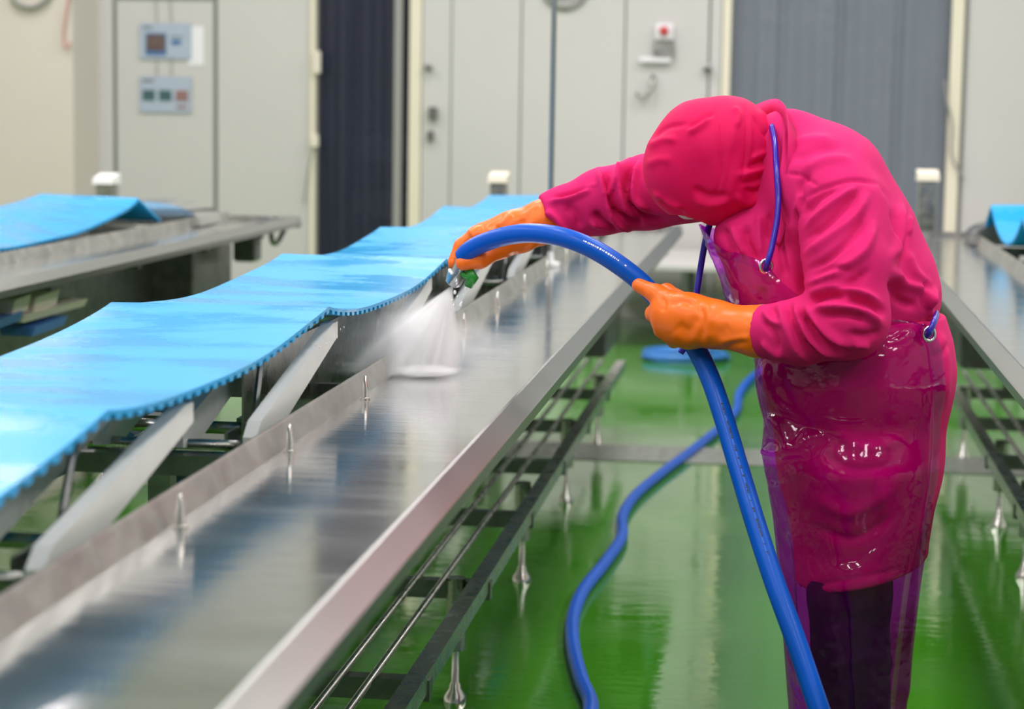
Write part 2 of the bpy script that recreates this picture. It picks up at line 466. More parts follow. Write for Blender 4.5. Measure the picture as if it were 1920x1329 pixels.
# big sliding door in the middle
d2 = estruct('door_2')
edges = [790, 846, 977, 1038.5, 1168, 1330]
yd = YW - 0.03
for a, b in ((790, 846), (846, 976), (976, 1169), (1169, 1326), (1326, 1350)):
    MB().box(wx(a) + .006, wx(b) - .006, yd + (0.0 if a in (846, 976, 1169) else 0.012), YW + 0.05, 0.02, ZC - .1).build('door_panel', M['wall'], d2)
for px in (846, 976, 1169):
    MB().box(wx(px) - .012, wx(px) + .010, yd + 0.014, YW + 0.02, 0.02, ZC - .1).build('panel_seam', M['seam'], d2)

def wall_knob(px, py, r, depth=0.05, m='steel_dark'):
    c = W(px, py, Y=yd)
    return MB().lathe([(r*.6, 0.0), (r*.6, -depth*.5), (r, -depth*.6), (r, -depth*.95), (r*.8, -depth)], c, 14, 'y').build('door_knob', M[m], d2, 'angle')
wall_knob(805, 126, .026); wall_knob(1327, 128, .028)
c = W(813, 212, Y=yd)
MB().rbox(c[0]-.028, c[0]+.028, yd-.05, yd, c[2]-.04, c[2]+.04, .006).build('latch_plate', M['steel_dark'], d2)
c = W(808, 254, Y=yd)
MB().rbox(c[0]-.02, c[0]+.02, yd-.04, yd, c[2]-.035, c[2]+.03, .006).build('latch_plate', M['steel_dark'], d2)
c = W(1216, 160, Y=yd)
ptsh = [c + np.array(q) for q in ((.03, 0, .06), (.03, -.05, .03), (.02, -.06, -.03), (-.03, -.06, -.07), (-.075, -.05, -.05))]
MB().tube(catmull(ptsh, 5), .016, 10).build('pull_hook', M['steel2'], d2, True)
c = W(1246, 60, Y=yd)
sig = thing('alarm_box', 'small white wall box with red lamp and grey lever on the sliding door', 'alarm box', (c[0], yd, c[2]))
sig_loc = np.array([c[0], yd, c[2]])
def onb(mb, name, m, sm=False):
    mb.v = [tuple(np.array(p) - sig_loc) for p in mb.v]; return mb.build(name, M[m], sig, sm)
onb(MB().rbox(c[0]-.065, c[0]+.065, yd-.055, yd, c[2]-.17, c[2]-.06, .008), 'box', 'steel2')
onb(MB().rbox(c[0]-.06, c[0]+.06, yd-.05, yd, c[2]-.055, c[2]+.05, .01), 'lamp_base', 'paper')
onb(MB().lathe([(.03, 0), (.03, -.075), (.018, -.09)], (c[0], yd, c[2]+.005), 14, 'y'), 'red_lamp', 'red_plastic', 'angle')
onb(MB().rbox(c[0]-.16, c[0]+.05, yd-.05, yd-.02, c[2]-.20, c[2]-.165, .006), 'lever', 'paper')

# round porthole / dial above the frame edge
c = W(1060, -28, Y=yd)
dial = MB()
dial.lathe([(.165, 0), (.165, -.02), (.15, -.035), (.13, -.035), (.125, -.012), (.0005, -.012)], c, 40, 'y')
o = dial.build('door_porthole', M['steel2'], d2, 'angle')

# frames of the two openings
def trim(n, a, b, y0=YW-.03, y1=YW+.12, z0=0.0, z1=ZC, m='frame'):
    return struct(MB().box(wx(a), wx(b), y0, y1, z0, z1).build('trim_%d' % n, M[m]))
trim(1, 583, 592); trim(2, 768, 790); trim(3, 1350, 1365.5); trim(4, 1776, 1799); trim(5, 1801, 1805, YW-.02, YW+.1, 0, ZC, 'seam')
# rooms behind the strip curtains, dimness and light put into the wall colours
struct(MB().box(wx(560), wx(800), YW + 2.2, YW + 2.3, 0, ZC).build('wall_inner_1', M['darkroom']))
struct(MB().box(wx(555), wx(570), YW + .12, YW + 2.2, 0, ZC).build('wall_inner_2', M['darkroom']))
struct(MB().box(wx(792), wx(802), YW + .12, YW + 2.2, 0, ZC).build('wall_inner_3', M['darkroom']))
struct(MB().box(wx(1330), wx(1840), YW + 2.2, YW + 2.3, 0, ZC).build('wall_inner_4', M['greyroom']))
struct(MB().box(wx(1330), wx(1342), YW + .12, YW + 2.2, 0, ZC).build('wall_inner_5', M['greyroom']))
struct(MB().box(wx(1800), wx(1812), YW + .12, YW + 2.2, 0, ZC).build('wall_inner_6', M['greyroom']))

def curtain(name, label, a, b, n, m, amp):
    x0, x1 = wx(a), wx(b); t = thing(name, label, 'strip curtain', ((x0+x1)/2, YW + .05, 0))
    w = (x1 - x0) / n * 1.18; bx = (x0+x1)/2
    for i in range(n):
        xc = x0 + (x1-x0)*(i+.5)/n - bx; mb = MB(); rings = []
        for k in range(9):
            z = .02 + (ZC - .1) * k / 8
            dy = .012*(i % 2) + amp*math.sin(i*1.7 + k*.6)*.01
            rings.append([(xc - w/2 + w*q/6, dy - .006*math.sin(math.pi*q/6), z) for q in range(7)])
        o = mb.loft(rings, False).build('curtain_strip', m, t, True, fix=False)
    MB().box(x0-bx, x1-bx, -.02, .02, ZC-.12, ZC-.06).build('curtain_rail', M['steel2'], t)
    return t
curtain('strip_curtain', 'dark blue clear strip curtain in the narrow doorway left of the sliding door', 592, 768, 8, M['curtain_dark'], 1.0)
curtain('strip_curtain', 'wide grey strip curtain in the doorway behind the bent worker', 1366, 1776, 15, M['curtain_grey'], 1.4)
# pale upright edge inside narrow doorway
struct(MB().box(wx(739), wx(753), YW - .02, YW + .03, 0, ZC).build('trim_6', M['cord']))
# stacked dark crates seen through the narrow doorway
for k in range(7):
    z0 = k * .2
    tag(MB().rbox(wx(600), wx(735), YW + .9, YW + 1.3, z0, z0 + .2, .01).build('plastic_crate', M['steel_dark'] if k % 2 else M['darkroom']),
        'dark crate in the stack behind the narrow strip curtain, %s' % ['lowest of all', 'second from the bottom', 'third from the bottom', 'in the middle', 'third from the top', 'second from the top', 'topmost of all'][k], 'crate', 'crates behind the narrow strip curtain')

# hooks and cords by the narrow doorway
c0 = W(594, 110, Y=YW-.03)
MB().rbox(c0[0]-.015, c0[0]+.03, YW-.07, YW-.03, c0[2]-.1, c0[2]+.05, .006).build('hinge', M['cream_plastic'], wb)
c1 = W(590, 260, Y=YW-.03)
MB().rbox(c1[0]-.03, c1[0]+.03, YW-.06, YW-.03, c1[2]-.06, c1[2]+.03, .008).build('hinge', M['cream_plastic'], wb)
tag(MB().tube(catmull([W(590, 268, Y=YW-.05), W(582, 300, Y=YW-.05), W(575, 340, Y=YW-.05), W(570, 380, Y=YW-.05)], 6), .006, 8).build('pull_cord', M['cord'], None, True), 'thin grey cord hanging beside the narrow doorway frame', 'cord')
tag(MB().tube(catmull([W(1772, 150, Y=YW-.05), W(1776, 190, Y=YW-.05), W(1785, 235, Y=YW-.05), W(1784, 290, Y=YW-.05), W(1806, 335, Y=YW-.05)], 6), .008, 8).build('pull_cord', M['cord'], None, True), 'thin grey cord draped down the frame of the wide grey curtain', 'cord')
tag(MB().tube(catmull([W(20, -12, Y=YF-.03), W(32, 6, Y=YF-.03), W(58, 14, Y=YF-.03), W(82, 4, Y=YF-.03), W(95, -14, Y=YF-.03)], 6), .016, 8).build('wall_cable', M['cord'], None, True), 'grey cable looping down on the cream wall at top left', 'cable')
tag(MB().tube(catmull([W(131, -14, Y=YF-.03), W(124, 25, Y=YF-.03), W(119, 60, Y=YF-.03), W(121, 85, Y=YF-.03), W(128, 88, Y=YF-.03), W(132, 78, Y=YF-.03)], 6), .008, 8).build('wall_cable', M['redcord'], None, True), 'faded red cord hanging on the cream wall corner', 'cable')

# notices on the door
def notice(label, x0, y0, x1, y1, pics):
    a = W(x0, y1, Y=YW-.012); b = W(x1, y0, Y=YW-.012)
    t = thing('hanging_notice', label, 'notice', (a[0], YW-.012, a[2]), 'notices on the outlined door')
    w, h = b[0]-a[0], b[2]-a[2]
    MB().box(0, w, -.006, 0, 0, h).build('notice_sheet', M['poster'], t)
    for (u0, v0, u1, v1, m) in pics:
        dp = .0012 if m is pbrown else 0
        MB().box(u0*w, u1*w, -.009 - dp, -.006, v0*h, v1*h).build('printed_picture', m, t)
    return t, w, h
pbrown = mat('print_brown', lin(112, 92, 88), .6, noise=(22, .5)); pblue = mat('print_blue', lin(70, 120, 175), .6, noise=(20, .3))
pteal = mat('print_teal', lin(70, 105, 112), .6, noise=(25, .5)); ppink = mat('print_pink', lin(165, 125, 125), .6, noise=(25, .5))
pgrey = mat('print_grey', lin(140, 146, 160), .6, noise=(60, .3))
t, w, h = notice('pale blue hanging notice with one brown photo, upper of the two on the door', 262, 44, 359, 110,
       [(.12, .10, .52, .72, pblue), (.14, .22, .50, .68, pbrown), (.62, .40, .80, .54, pblue), (.07, .84, .25, .92, pgrey), (.60, .60, .84, .65, pgrey)])
t2, w2, h2 = notice('pale blue hanging notice with three small photos, lower of the two on the door', 262, 144, 359, 210,
       [(.06, .32, .30, .62, pteal), (.38, .32, .62, .62, pteal), (.70, .32, .94, .62, ppink), (.06, .84, .28, .93, pgrey), (.72, .12, .92, .2, ppink)])
for u in (.34, .62):
    MB().tube([(u*w, -.003, h), (u*w-.01, -.01, h+.2)], .003, 6).build('hanging_string', M['cord'], t)
    MB().tube([(u*w2, -.003, h2), (u*w2, -.01, h2+.13)], .003, 6).build('hanging_string', M['cord'], t2)
c = W(368, 86, Y=YW-.01); c2 = W(280, 120, Y=YW-.01)
tag(MB().box(c[0]-.06, c[0]+.05, YW-.009, YW-.005, c[2]-.13, c[2]+.13).build('paper_sheet', M['paper']), 'blank white paper sheet behind the upper notice on the door', 'paper')

# ------------------------------------------------------------------ ceiling lamps
k = 0
for yy in (-1.2, 1.6, 4.3, 7.0, 9.6, 11.7):
    for xx in (-4.6, -1.9, 0.45, 3.2):
        t = thing('ceiling_lamp', 'white ceiling lamp above the conveyor tables', 'lamp', (xx, yy, ZC), 'ceiling lamps above the conveyor tables')
        if k == 0:
            hs = MB().box(-.32, .32, -.62, .62, -.06, 0).build('housing', M['lampwhite'], t); k = 1
        else: dup(hs, t)
        L = bpy.data.lights.new('lamp_light', 'AREA'); L.shape = 'RECTANGLE'; L.size = .6; L.size_y = 1.2
        L.energy = LAMP_POWER; L.color = (1.0, .925, .945)
        lo = bpy.data.objects.new('lamp_light', L); COL.objects.link(lo); lo.parent = t; lo.location = (0, 0, -.065)

# ------------------------------------------------------------------ floor drain
dr = struct(MB().box(XL, XR, 8.35, 8.75, -.002, .004).build('floor_drain', M['drain']))

# ------------------------------------------------------------------ conveyor tables
YE = 9.35
CRESTS = [1.15, 2.40, 3.64, 4.95, 6.20, 7.38, 8.55]; SAGS = [.055, .034, .036, .034, .034, .034]
def hump(y, crests, zc, sag, zend=.92, q=1.0, pw=.85):
    for a, b, s in zip(crests[:-1], crests[1:], sag):
        if a <= y <= b:
            return zc - q * s * (max(0, math.sin(math.pi * ((y - a) / (b - a))**0.9)) ** pw)
    return zc - (y - crests[-1]) * (zc - zend) / .34 if y > crests[-1] else zc
def make_table(label, Xc, Y0, sides, arms=(), pins=(), near=True, legs_y=(3.55, 4.85, 6.15, 7.45, 8.75), posts=True, panels=()):
    """sides: +1 / -1 faces that can be seen get full detail; x local to the centre line"""
    t = thing('conveyor_table', label, 'conveyor table', (Xc, 0, 0), 'long steel conveyor tables')
    for s in (1, -1):
        P = lambda pts: [(s * x, z) for x, z in pts]
        MB().prism_y(P([(.222, .876), (.516, .876), (.516, .880), (.222, .880)]), Y0, YE).build('tray', M['steel'], t)
        MB().prism_y(P([(.226, .84), (.2315, .84), (.2315, .880), (.219, .915), (.217, .919), (.2135, .918), (.226, .878)]), Y0, YE).build('lip', M['steel_lip'], t)
        MB().prism_y(P([(.512, .876), (.520, .879), (.5255, .9025), (.5285, .905), (.532, .9035), (.557, .8815), (.560, .8785), (.560, .859), (.546, .855), (.546, .859), (.5555, .862), (.5555, .877), (.530, .8985), (.5225, .895), (.516, .872)]), Y0, YE).build('rim', M['steel_rim'], t)
        MB().prism_y(P([(.175, .80), (.215, .80), (.215, .84), (.21, .84), (.21, .805), (.175, .805)]), Y0, YE).build('bed_angle', M['steel_dark'], t)
        # low shelf
        MB().prism_y(P([(.286, .262), (.326, .262), (.326, .302), (.286, .302)]), Y0, YE - .1).build('lower_rail', M['steel2'], t)
        if s in sides:
            for xr in (.158, .222):
                MB().tube([(s*xr, Y0, .300), (s*xr, YE - .1, .300)], .008, 8).build('shelf_rod', M['steel2'], t, True)
        leg0 = None
        for ly in legs_y:
            if ly < Y0: continue
            if leg0 is None:
                leg0 = MB().tube([(s*.25, ly, .30), (s*.25, ly, .125)], .024, 14).build('leg', M['steel2'], t, 'angle')
                ft0 = MB().lathe([(.009, .125), (.009, .045), (.013, .04), (.014, .03), (.026, .012), (.028, 0)], (s*.25, ly, 0), 14).build('foot', M['metal_ring'], leg0, 'angle')
                ly0 = ly
            else:
                l = dup(leg0, t, 0, ly - ly0); f = ft0.copy(); COL.objects.link(f); f.parent = l
            if posts:
                MB().box(s*.05 - .02 + s*.03, s*.05 + .02 + s*.03, ly - .02, ly + .02, .29, .87).build('post', M['steel_dark'], t)
    for ly in np.arange(Y0 + .3, YE - .2, .87):
        MB().box(-.33, .33, ly - .02, ly + .02, .245, .288).build('cross_bar', M['steel_dark'], t)
        MB().box(-.54, .54, ly - .015, ly + .015, .84, .872).build('tray_bearer', M['steel_dark'], t)
    pin0 = None
    for py_ in pins:
        if pin0 is None:
            pin0 = MB().lathe([(.0095, 0), (.0095, .003), (.0068, .004), (.0066, .016), (.003, .042), (.0018, .0435)], (.245, 0, .880), 14).build('pin', M['metal_ring'], t, 'angle')
            pin0.location = (0, py_, 0)
        else:
            dup(pin0, t, 0, py_ - pins[0])
    # swing-up plastic belt guides: boards tilted up towards the far end
    for i, ya in enumerate(arms):
        ze = hump(ya + .60, CRESTS, 1.056, SAGS) - .018 if pins else .985
        ze = min(ze, hump(ya + .52, CRESTS, 1.056, SAGS) - .016) if pins else ze
        prof = [(0, .879), (.0, .899), (.03, .921), (.56, ze - .002), (.60, ze - .002), (.60, ze - .030), (.11, .879), (.06, .871)]
        a0 = None
        for xa in (.180, .062, -.062, -.180):
            if a0 is None:
                a0 = MB().loft([[(-.011, y, z) for y, z in prof], [(.011, y, z) for y, z in prof]], True, True).build('support_arm', M['plastic_white'], t)
                a0.location = (xa, ya, 0)
            else:
                c_ = dup(a0, t); c_.location = (xa, ya, 0)
        # cross rods, forks and strut carrying each pair
        for q, (yy, zz, rr) in enumerate(((.03, .880, .009), (.30, .865, .011), (.17, .835, .011))):
            MB().tube([(-.21, ya + yy, zz), (.21, ya + yy, zz)], rr, 10).build('cross_rod', M['steel2'], t, True)
        for xq in (-.12, .11):
            MB().box(xq - .003, xq + .003, ya + .12, ya + .20, .81, .885).build('fork_plate', M['steel2'], t)
        MB().tube([(.135, ya + .18, .84), (.125, ya + .30, 1.0)], .006, 6).build('strut', M['steel_dark'], t)
        MB().tube([(-.10, ya + .18, .84), (-.11, ya + .30, 1.0)], .006, 6).build('strut', M['steel_dark'], t)
        v = [(.20, ya + .45, .82), (.06, ya + .40, .70), (.06, ya + .62, .70), (.20, ya + .66, .82)]
        mb = MB(); mb.loft([[p for p in v], [(p[0] - .003, p[1], p[2] + .003) for p in v]], True, True).build('chute_plate', M['steel2'], t)
        v = [(-.20, ya + .45, .82), (-.06, ya + .40, .70), (-.06, ya + .62, .70), (-.20, ya + .66, .82)]
        mb = MB(); mb.loft([[p for p in v], [(p[0] + .003, p[1], p[2] + .003) for p in v]], True, True).build('chute_plate', M['steel2'], t)
    # end of the table: arched drive cover, shaft block and bracket
    rings = []
    for y in (8.72, 8.74, 9.05, 9.07):
        e = 0 if y in (8.74, 9.05) else .01
        rings.append([(.26*math.cos(a)*(1-e), y, .885 + .10*math.sin(a)**.7*(1-e)) if math.sin(a) > 1e-6 else (.26*math.cos(a), y, .885) for a in np.linspace(0, math.pi, 17)])
    MB().loft(rings, True, True).build('drive_cover', M['steel'], t, 'angle')
    for s in (1, -1):
        MB().rbox(s*.40 - .05, s*.40 + .05, YE - .42, YE - .30, .72, .868, .01).build('bracket', M['steel_dark'], t)
        MB().tube(catmull([(s*.5, YE - .34, .85), (s*.5, YE - .30, .80), (s*.5, YE - .20, .80), (s*.5, YE - .05, .86)], 5), .012, 8).build('end_handle', M['steel_dark'], t, True)
    MB().box(-.556, .556, YE - .004, YE, .85, .90).build('end_plate', M['steel2'], t)
    if pins:
        MB().box(.098, .102, 3.42, 8.4, .80, .985).build('bed_panel', M['steel2'], t)
    for x_ in panels:
        MB().box(x_ - .004, x_ + .004, Y0, YE - .55, .46, .79).build('side_panel', M['steel_dark'], t)
        MB().box(x_ - .03, x_ + .03, Y0, YE - .5, .44, .465).build('panel_rail', M['steel2'], t)
    MB().rbox(-.30, .30, YE - .85, YE - .25, .40, .80, .01).build('motor_box', M['steel_dark'], t)
    MB().lathe([(.09, 0), (.09, .22), (.06, .24)], (.0, YE - 1.1, .46), 16, 'y').build('motor', M['steel_dark'], t, 'angle')
    return t

yof = lambda D, X: (D + .1285 * X) / .985          # camera depth -> place y, roughly
XM, XLT, XRT = -.99, -2.72, 1.03
feet = [yof(d, -.8) for d in (2.27, 3.21, 4.24, 5.26, 6.33, 7.40)]
pins = [yof(2.61 + .59*i, -.77) for i in range(11)]
make_table('long steel conveyor table being hosed, with the blue belt in the centre of the picture', XM, 1.1, (1,), feet, pins)
make_table('steel conveyor table at the left edge by the outlined door', XLT, 3.2, (1,), (), (), panels=(.12, -.12))
make_table('steel conveyor table to the right behind the bent worker', XRT, 2.4, (-1,), (), (), legs_y=(2.6, 3.9, 5.2, 6.5, 7.3, 8.75))

# ------------------------------------------------------------------ belts
def make_belt(label, Xc, Y0, crests, zc, sag, w=.2, zend=.92, tilt=0.0, pw=.85):
    """toothed belt lying loose in humps over its supports"""
    def z(y, x=0):
        return hump(y, crests, zc, sag, zend, 1 - tilt * (.5 - .5 * x / w), pw)
    y1 = crests[-1] + .34; p = .044
    n = int((y1 - Y0) / p); mb = MB(); V = []; th = .0055; tooth = .0065
    F = []
    ys = []
    for i in range(n):
        y = Y0 + i * p
        for q, d in ((0, tooth*.6), (.06, tooth), (.44, tooth), (.5, tooth*.6), (.501, 0), (.999, 0)):
            ys.append((y + q * p, d))
    X = [-w, -w/2, 0, w/2, w]
    for i, (y, d) in enumerate(ys):
        for x in X:
            zz = z(y, x) - .0025 * math.exp(-((y - crests[-1]) / .03) ** 2)
            dz = .0015 * math.sin(y * 9 + x * 7) + .004*math.sin(x*4+y*2)*min(1, (abs(x)/w))
            V.append((x, y, zz + dz)); V.append((x, y, zz + dz - th - d))
    k = len(X); row = 2 * k
    for i in range(len(ys) - 1):
        for j in range(k - 1):
            a = i*row + 2*j; b = (i+1)*row + 2*j
            F.append((a, a+2, b+2, b)); F.append((a+1, b+1, b+3, a+3))
        a = i*row; b = (i+1)*row
        F.append((a, b, b+1, a+1)); a += 2*(k-1); b += 2*(k-1); F.append((a, a+1, b+1, b))
    mb.add(V, F)
    o = mb.build('conveyor_belt', M['belt'], None, 'angle', fix=False)
    o.location = (Xc, 0, 0)
    return tag(o, label, 'conveyor belt', 'blue toothed conveyor belts')
make_belt('wet blue toothed belt lying in humps along the table being hosed', XM, 1.2, CRESTS, 1.056, SAGS)
make_belt('blue belt with a raised tent end on the table by the outlined door', XLT, 3.3, [3.4, 4.6, 5.7, 8.05], 1.04, [.1, .1, .115], tilt=.6, pw=.6)
make_belt('blue belt with a raised end at the right edge of the picture', XRT, 2.5, [2.6, 3.8, 5.0, 6.2, 7.45, 8.55], 1.06, [.1, .1, .1, .1, .12])

# ------------------------------------------------------------------ pole, posts at the far ends
pb = W(1030, 520, X=XM + .222)
t = thing('steel_pole', 'thin vertical steel pole rising from the tray lip to the ceiling', 'pole', (pb[0], pb[1], .88))
MB().tube([(0, 0, 0), (0, 0, ZC - .88)], .0095, 12).build('rod', M['cord'], t, True)
MB().lathe([(.012, 0), (.034, .0), (.034, .014), (.014, .02), (.012, .05)], (0, 0, .002), 20).build('collar', M['lampwhite'], t, 'angle')
def end_post(label, px, py, Y, wpx, capm='frame'):
    c = W(px, py, Y=Y); s = Y / FPX * 1.02; w_ = wpx * s / 2
    t = thing('sensor_post', label, 'post', (c[0], Y, 0), 'slant-topped posts past the table ends')
    zt = c[2]
    MB().rbox(-w_*.8, w_*.8, -.05, .05, 0, zt - .05, .006).build('column', M['steel2'], t)
    mb = MB(); r0 = [(-w_, -.07, zt-.05), (w_, -.07, zt-.05), (w_, .06, zt-.05), (-w_, .06, zt-.05)]
    r1 = [(-w_*.95, -.06, zt-.02), (w_*.95, -.06, zt-.02), (w_*.95, .06, zt), (-w_*.95, .06, zt)]
    mb.loft([r0, r1], True, True).build('slanted_cap', M[capm], t)
end_post('short steel post with slanted cap coloured white as a highlight behind the left belt', 200, 325, 9.9, 40, 'lampwhite')  # highlight on the steel cap painted in as white
end_post('short steel post with pale cap behind the belt being hosed', 936, 322, 9.9, 36)
end_post('short steel post with pale cap in front of the grey curtain', 1740, 318, 9.9, 40)

# low steel bench along the back wall
b0 = W(1300, 497, Z=.5)
bench = thing('steel_bench', 'low pale steel bench against the back wall beyond the aisle', 'bench', (.0, b0[1], 0))
MB().rbox(-1.3, 1.5, 0, YW - .15 - b0[1], .46, .50, .006).build('bench_top', M['wall'], bench)
MB().box(-1.28, 1.48, .03, .06, .30, .33).build('bench_rail', M['steel_dark'], bench)
MB().box(-1.28, 1.48, .03, .06, .13, .16).build('bench_rail', M['steel_dark'], bench)
for x in (-1.2, -.55, .1, .75, 1.4):
    MB().box(x - .02, x + .02, .02, .06, 0, .46).build('leg', M['steel_dark'], bench)
    MB().box(x - .02, x + .02, 1.0, 1.04, 0, .46).build('leg', M['steel_dark'], bench)

# things kept on the low shelf of the left table
def shelf_item(name, label, cat, x0, x1, y0, y1, z0, z1, m):
    return tag(MB().rbox(x0, x1, y0, y1, z0, z1, .012).build(name, m), label, cat)
e = lambda px, py, Z: W(px, py, Z=Z)
a = e(40, 572, .66)
for nm, lb, p0, p1, zz, hh, m in (
    ('plastic_tub', 'small cream tub on the left table shelf, nearer the picture edge', (22, 578), (52, 566), .66, .05, 'cream_plastic'),
    ('plastic_tub', 'larger cream tub on the left table shelf, right of the small one', (62, 572), (106, 557), .66, .05, 'cream_plastic'),
    ('plastic_rail', 'long cream plastic rail lying under the left table', (42, 598), (160, 566), .60, .025, 'cream_plastic'),
    ('blue_tray', 'blue plastic tray under the left table at the picture edge', (-20, 612), (38, 592), .56, .03, 'blue_plastic'),
    ('blue_tray', 'pale blue plastic tray under the left table, further along', (60, 622), (122, 600), .52, .03, 'blue_plastic')):
    q0 = W(p0[0], p0[1], X=XLT + .45); q1 = W(p1[0], p1[1], X=XLT + .45)
    z0 = min(q0[2], q1[2]); 
    mb = MB(); n = 5
    d = (q1 - q0)
    rings = []
    for u in (0, .02, .98, 1.0):
        p = q0 + d * u; ee = .004 if u in (0, 1.0) else 0
        rings.append([(p[0]-.10+ee, p[1], p[2]-hh/2+ee), (p[0]+ .0-ee, p[1], p[2]-hh/2+ee), (p[0]-ee+.012, p[1], p[2]+hh/2-ee), (p[0]-.112+ee, p[1], p[2]+hh/2-ee)])
    tag(mb.loft(rings, True, True).build(nm, M[m]), lb, nm.split('_')[-1] if nm != 'plastic_rail' else 'rail')

# ------------------------------------------------------------------ the worker
PY = 4.10                                           # mid-plane of the body
def J(px, py, Y, rpx):
    p = W(px, py, Y=Y); d = proj(p[None])[0, 2]
    return p, rpx * d / FPX
person = thing('person', 'worker in pink hooded suit, purple apron and orange gloves bending over the table', 'person', (.13, PY, 0))
POFF = np.array([.13, PY, 0.0])
def pchild(name, v, f, m, smooth=True, parent=None):
    off = POFF
    me = mesh_from(v - off, f, name)
    return link(name, me, m, parent or person, smooth)
def pmb(mb, name, m, smooth=False, parent=None):
    mb.v = [tuple(np.array(p) - POFF) for p in mb.v]
    return mb.build(name, m, parent or person, smooth)

# --- continuous body (mostly inside the clothes)
def body_fn(x, y, z):
    d = None
    def add(a, ra, b, rb, ky=1.0, k=.03):
        nonlocal d
        q = rc(x, y, z, a, b, ra, rb, ky); d = q if d is None else smin(d, q, k)
    c = lambda px, py, Y: W(px, py, Y=Y)
    add(c(1600, 640, PY), .125, c(1590, 480, PY), .115, .75)
    add(c(1595, 480, PY), .105, c(1520, 360, PY), .075, .62)
    add(c(1480, 320, PY), .055, c(1390, 300, PY), .055)
    add(c(1370, 290, PY), .078, c(1300, 330, PY), .074)
    d2 = ell(x, y, z, c(1290, 372, PY), (.026, .02, .026)); d = smin(d, d2, .02)      # nose
    for s in (-1, 1):                                                                     # ears
        d = smin(d, ell(x, y, z, c(1345, 320, PY + s*.078), (.022, .012, .03)), .01)
    sh = lambda s: c(1550, 385, PY + s*.13)
    add(sh(-1), .04, c(1588, 600, 3.87), .04); add(c(1585, 600, 3.86), .042, c(1330, 605, 3.95), .028)
    add(c(1430, 335, PY + .19), .05, c(1205, 360, 4.32), .042); add(c(1205, 360, 4.32), .04, c(960, 420, 4.27), .028)
    for s in (-1, 1):
        hp = c(1610, 680, PY + s*.09); kn = np.array([hp[0] - .01, hp[1], .48]); an = np.array([hp[0] + .02, hp[1], .09])
        add(hp, .092, kn, .06); add(kn, .058, an, .038)
        add(an, .038, an + np.array([-.16, s*.02, -.055]), .03)
    return d
v, f = surfnet(body_fn, (-.62, 3.72, -.0), (.42, 4.46, 1.47), .010)
v = smooth_mesh(v, f, 2)
pchild('body', v, f, M['skin'])

# --- trousers and boots
def legs_fn(x, y, z):
    d = None
    for s in (-1, 1):
        hp = W(1612, 700, Y=PY + s*.085); kn = np.array([hp[0] - .005, hp[1] + s*.01, .50]); an = np.array([hp[0] + .012, hp[1] + s*.02, .14])
        for a, b, ra, rb in ((hp, kn, .092, .078), (kn, an, .078, .074)):
            q = rc(x, y, z, a, b, ra, rb); d = q if d is None else smin(d, q, .02)
    return np.maximum(d, .10 - z)
v, f = surfnet(legs_fn, (-.12, 3.82, .05), (.40, 4.40, .95), .008)
v = smooth_mesh(v, f, 2)
v = strokes(v, f, [([(1530, 1180), (1600, 1160), (1690, 1190)], 14, -.006), ([(1540, 1260), (1620, 1235), (1690, 1250)], 12, .006), ([(1600, 1120), (1610, 1240), (1590, 1329)], 14, .006)])
pchild('trousers', v, f, M['trousers'])
def boots_fn(x, y, z):
    d = None
    for s in (-1, 1):
        hp = W(1612, 700, Y=PY + s*.095); an = np.array([hp[0] + .012, hp[1], .06]); top = an + np.array([0, 0, .13])
        for a, b, ra, rb in ((top, an, .062, .055), (an, an + np.array([-.17, s*.02, -.015]), .055, .045)):
            q = rc(x, y, z, a, b, ra, rb); d = q if d is None else smin(d, q, .03)
    return np.maximum(np.maximum(d, -z + .001), z - .2)
v, f = surfnet(boots_fn, (-.22, 3.86, -.02), (.30, 4.36, .26), .008)
pchild('boots', smooth_mesh(v, f, 1), f, M['boot'])

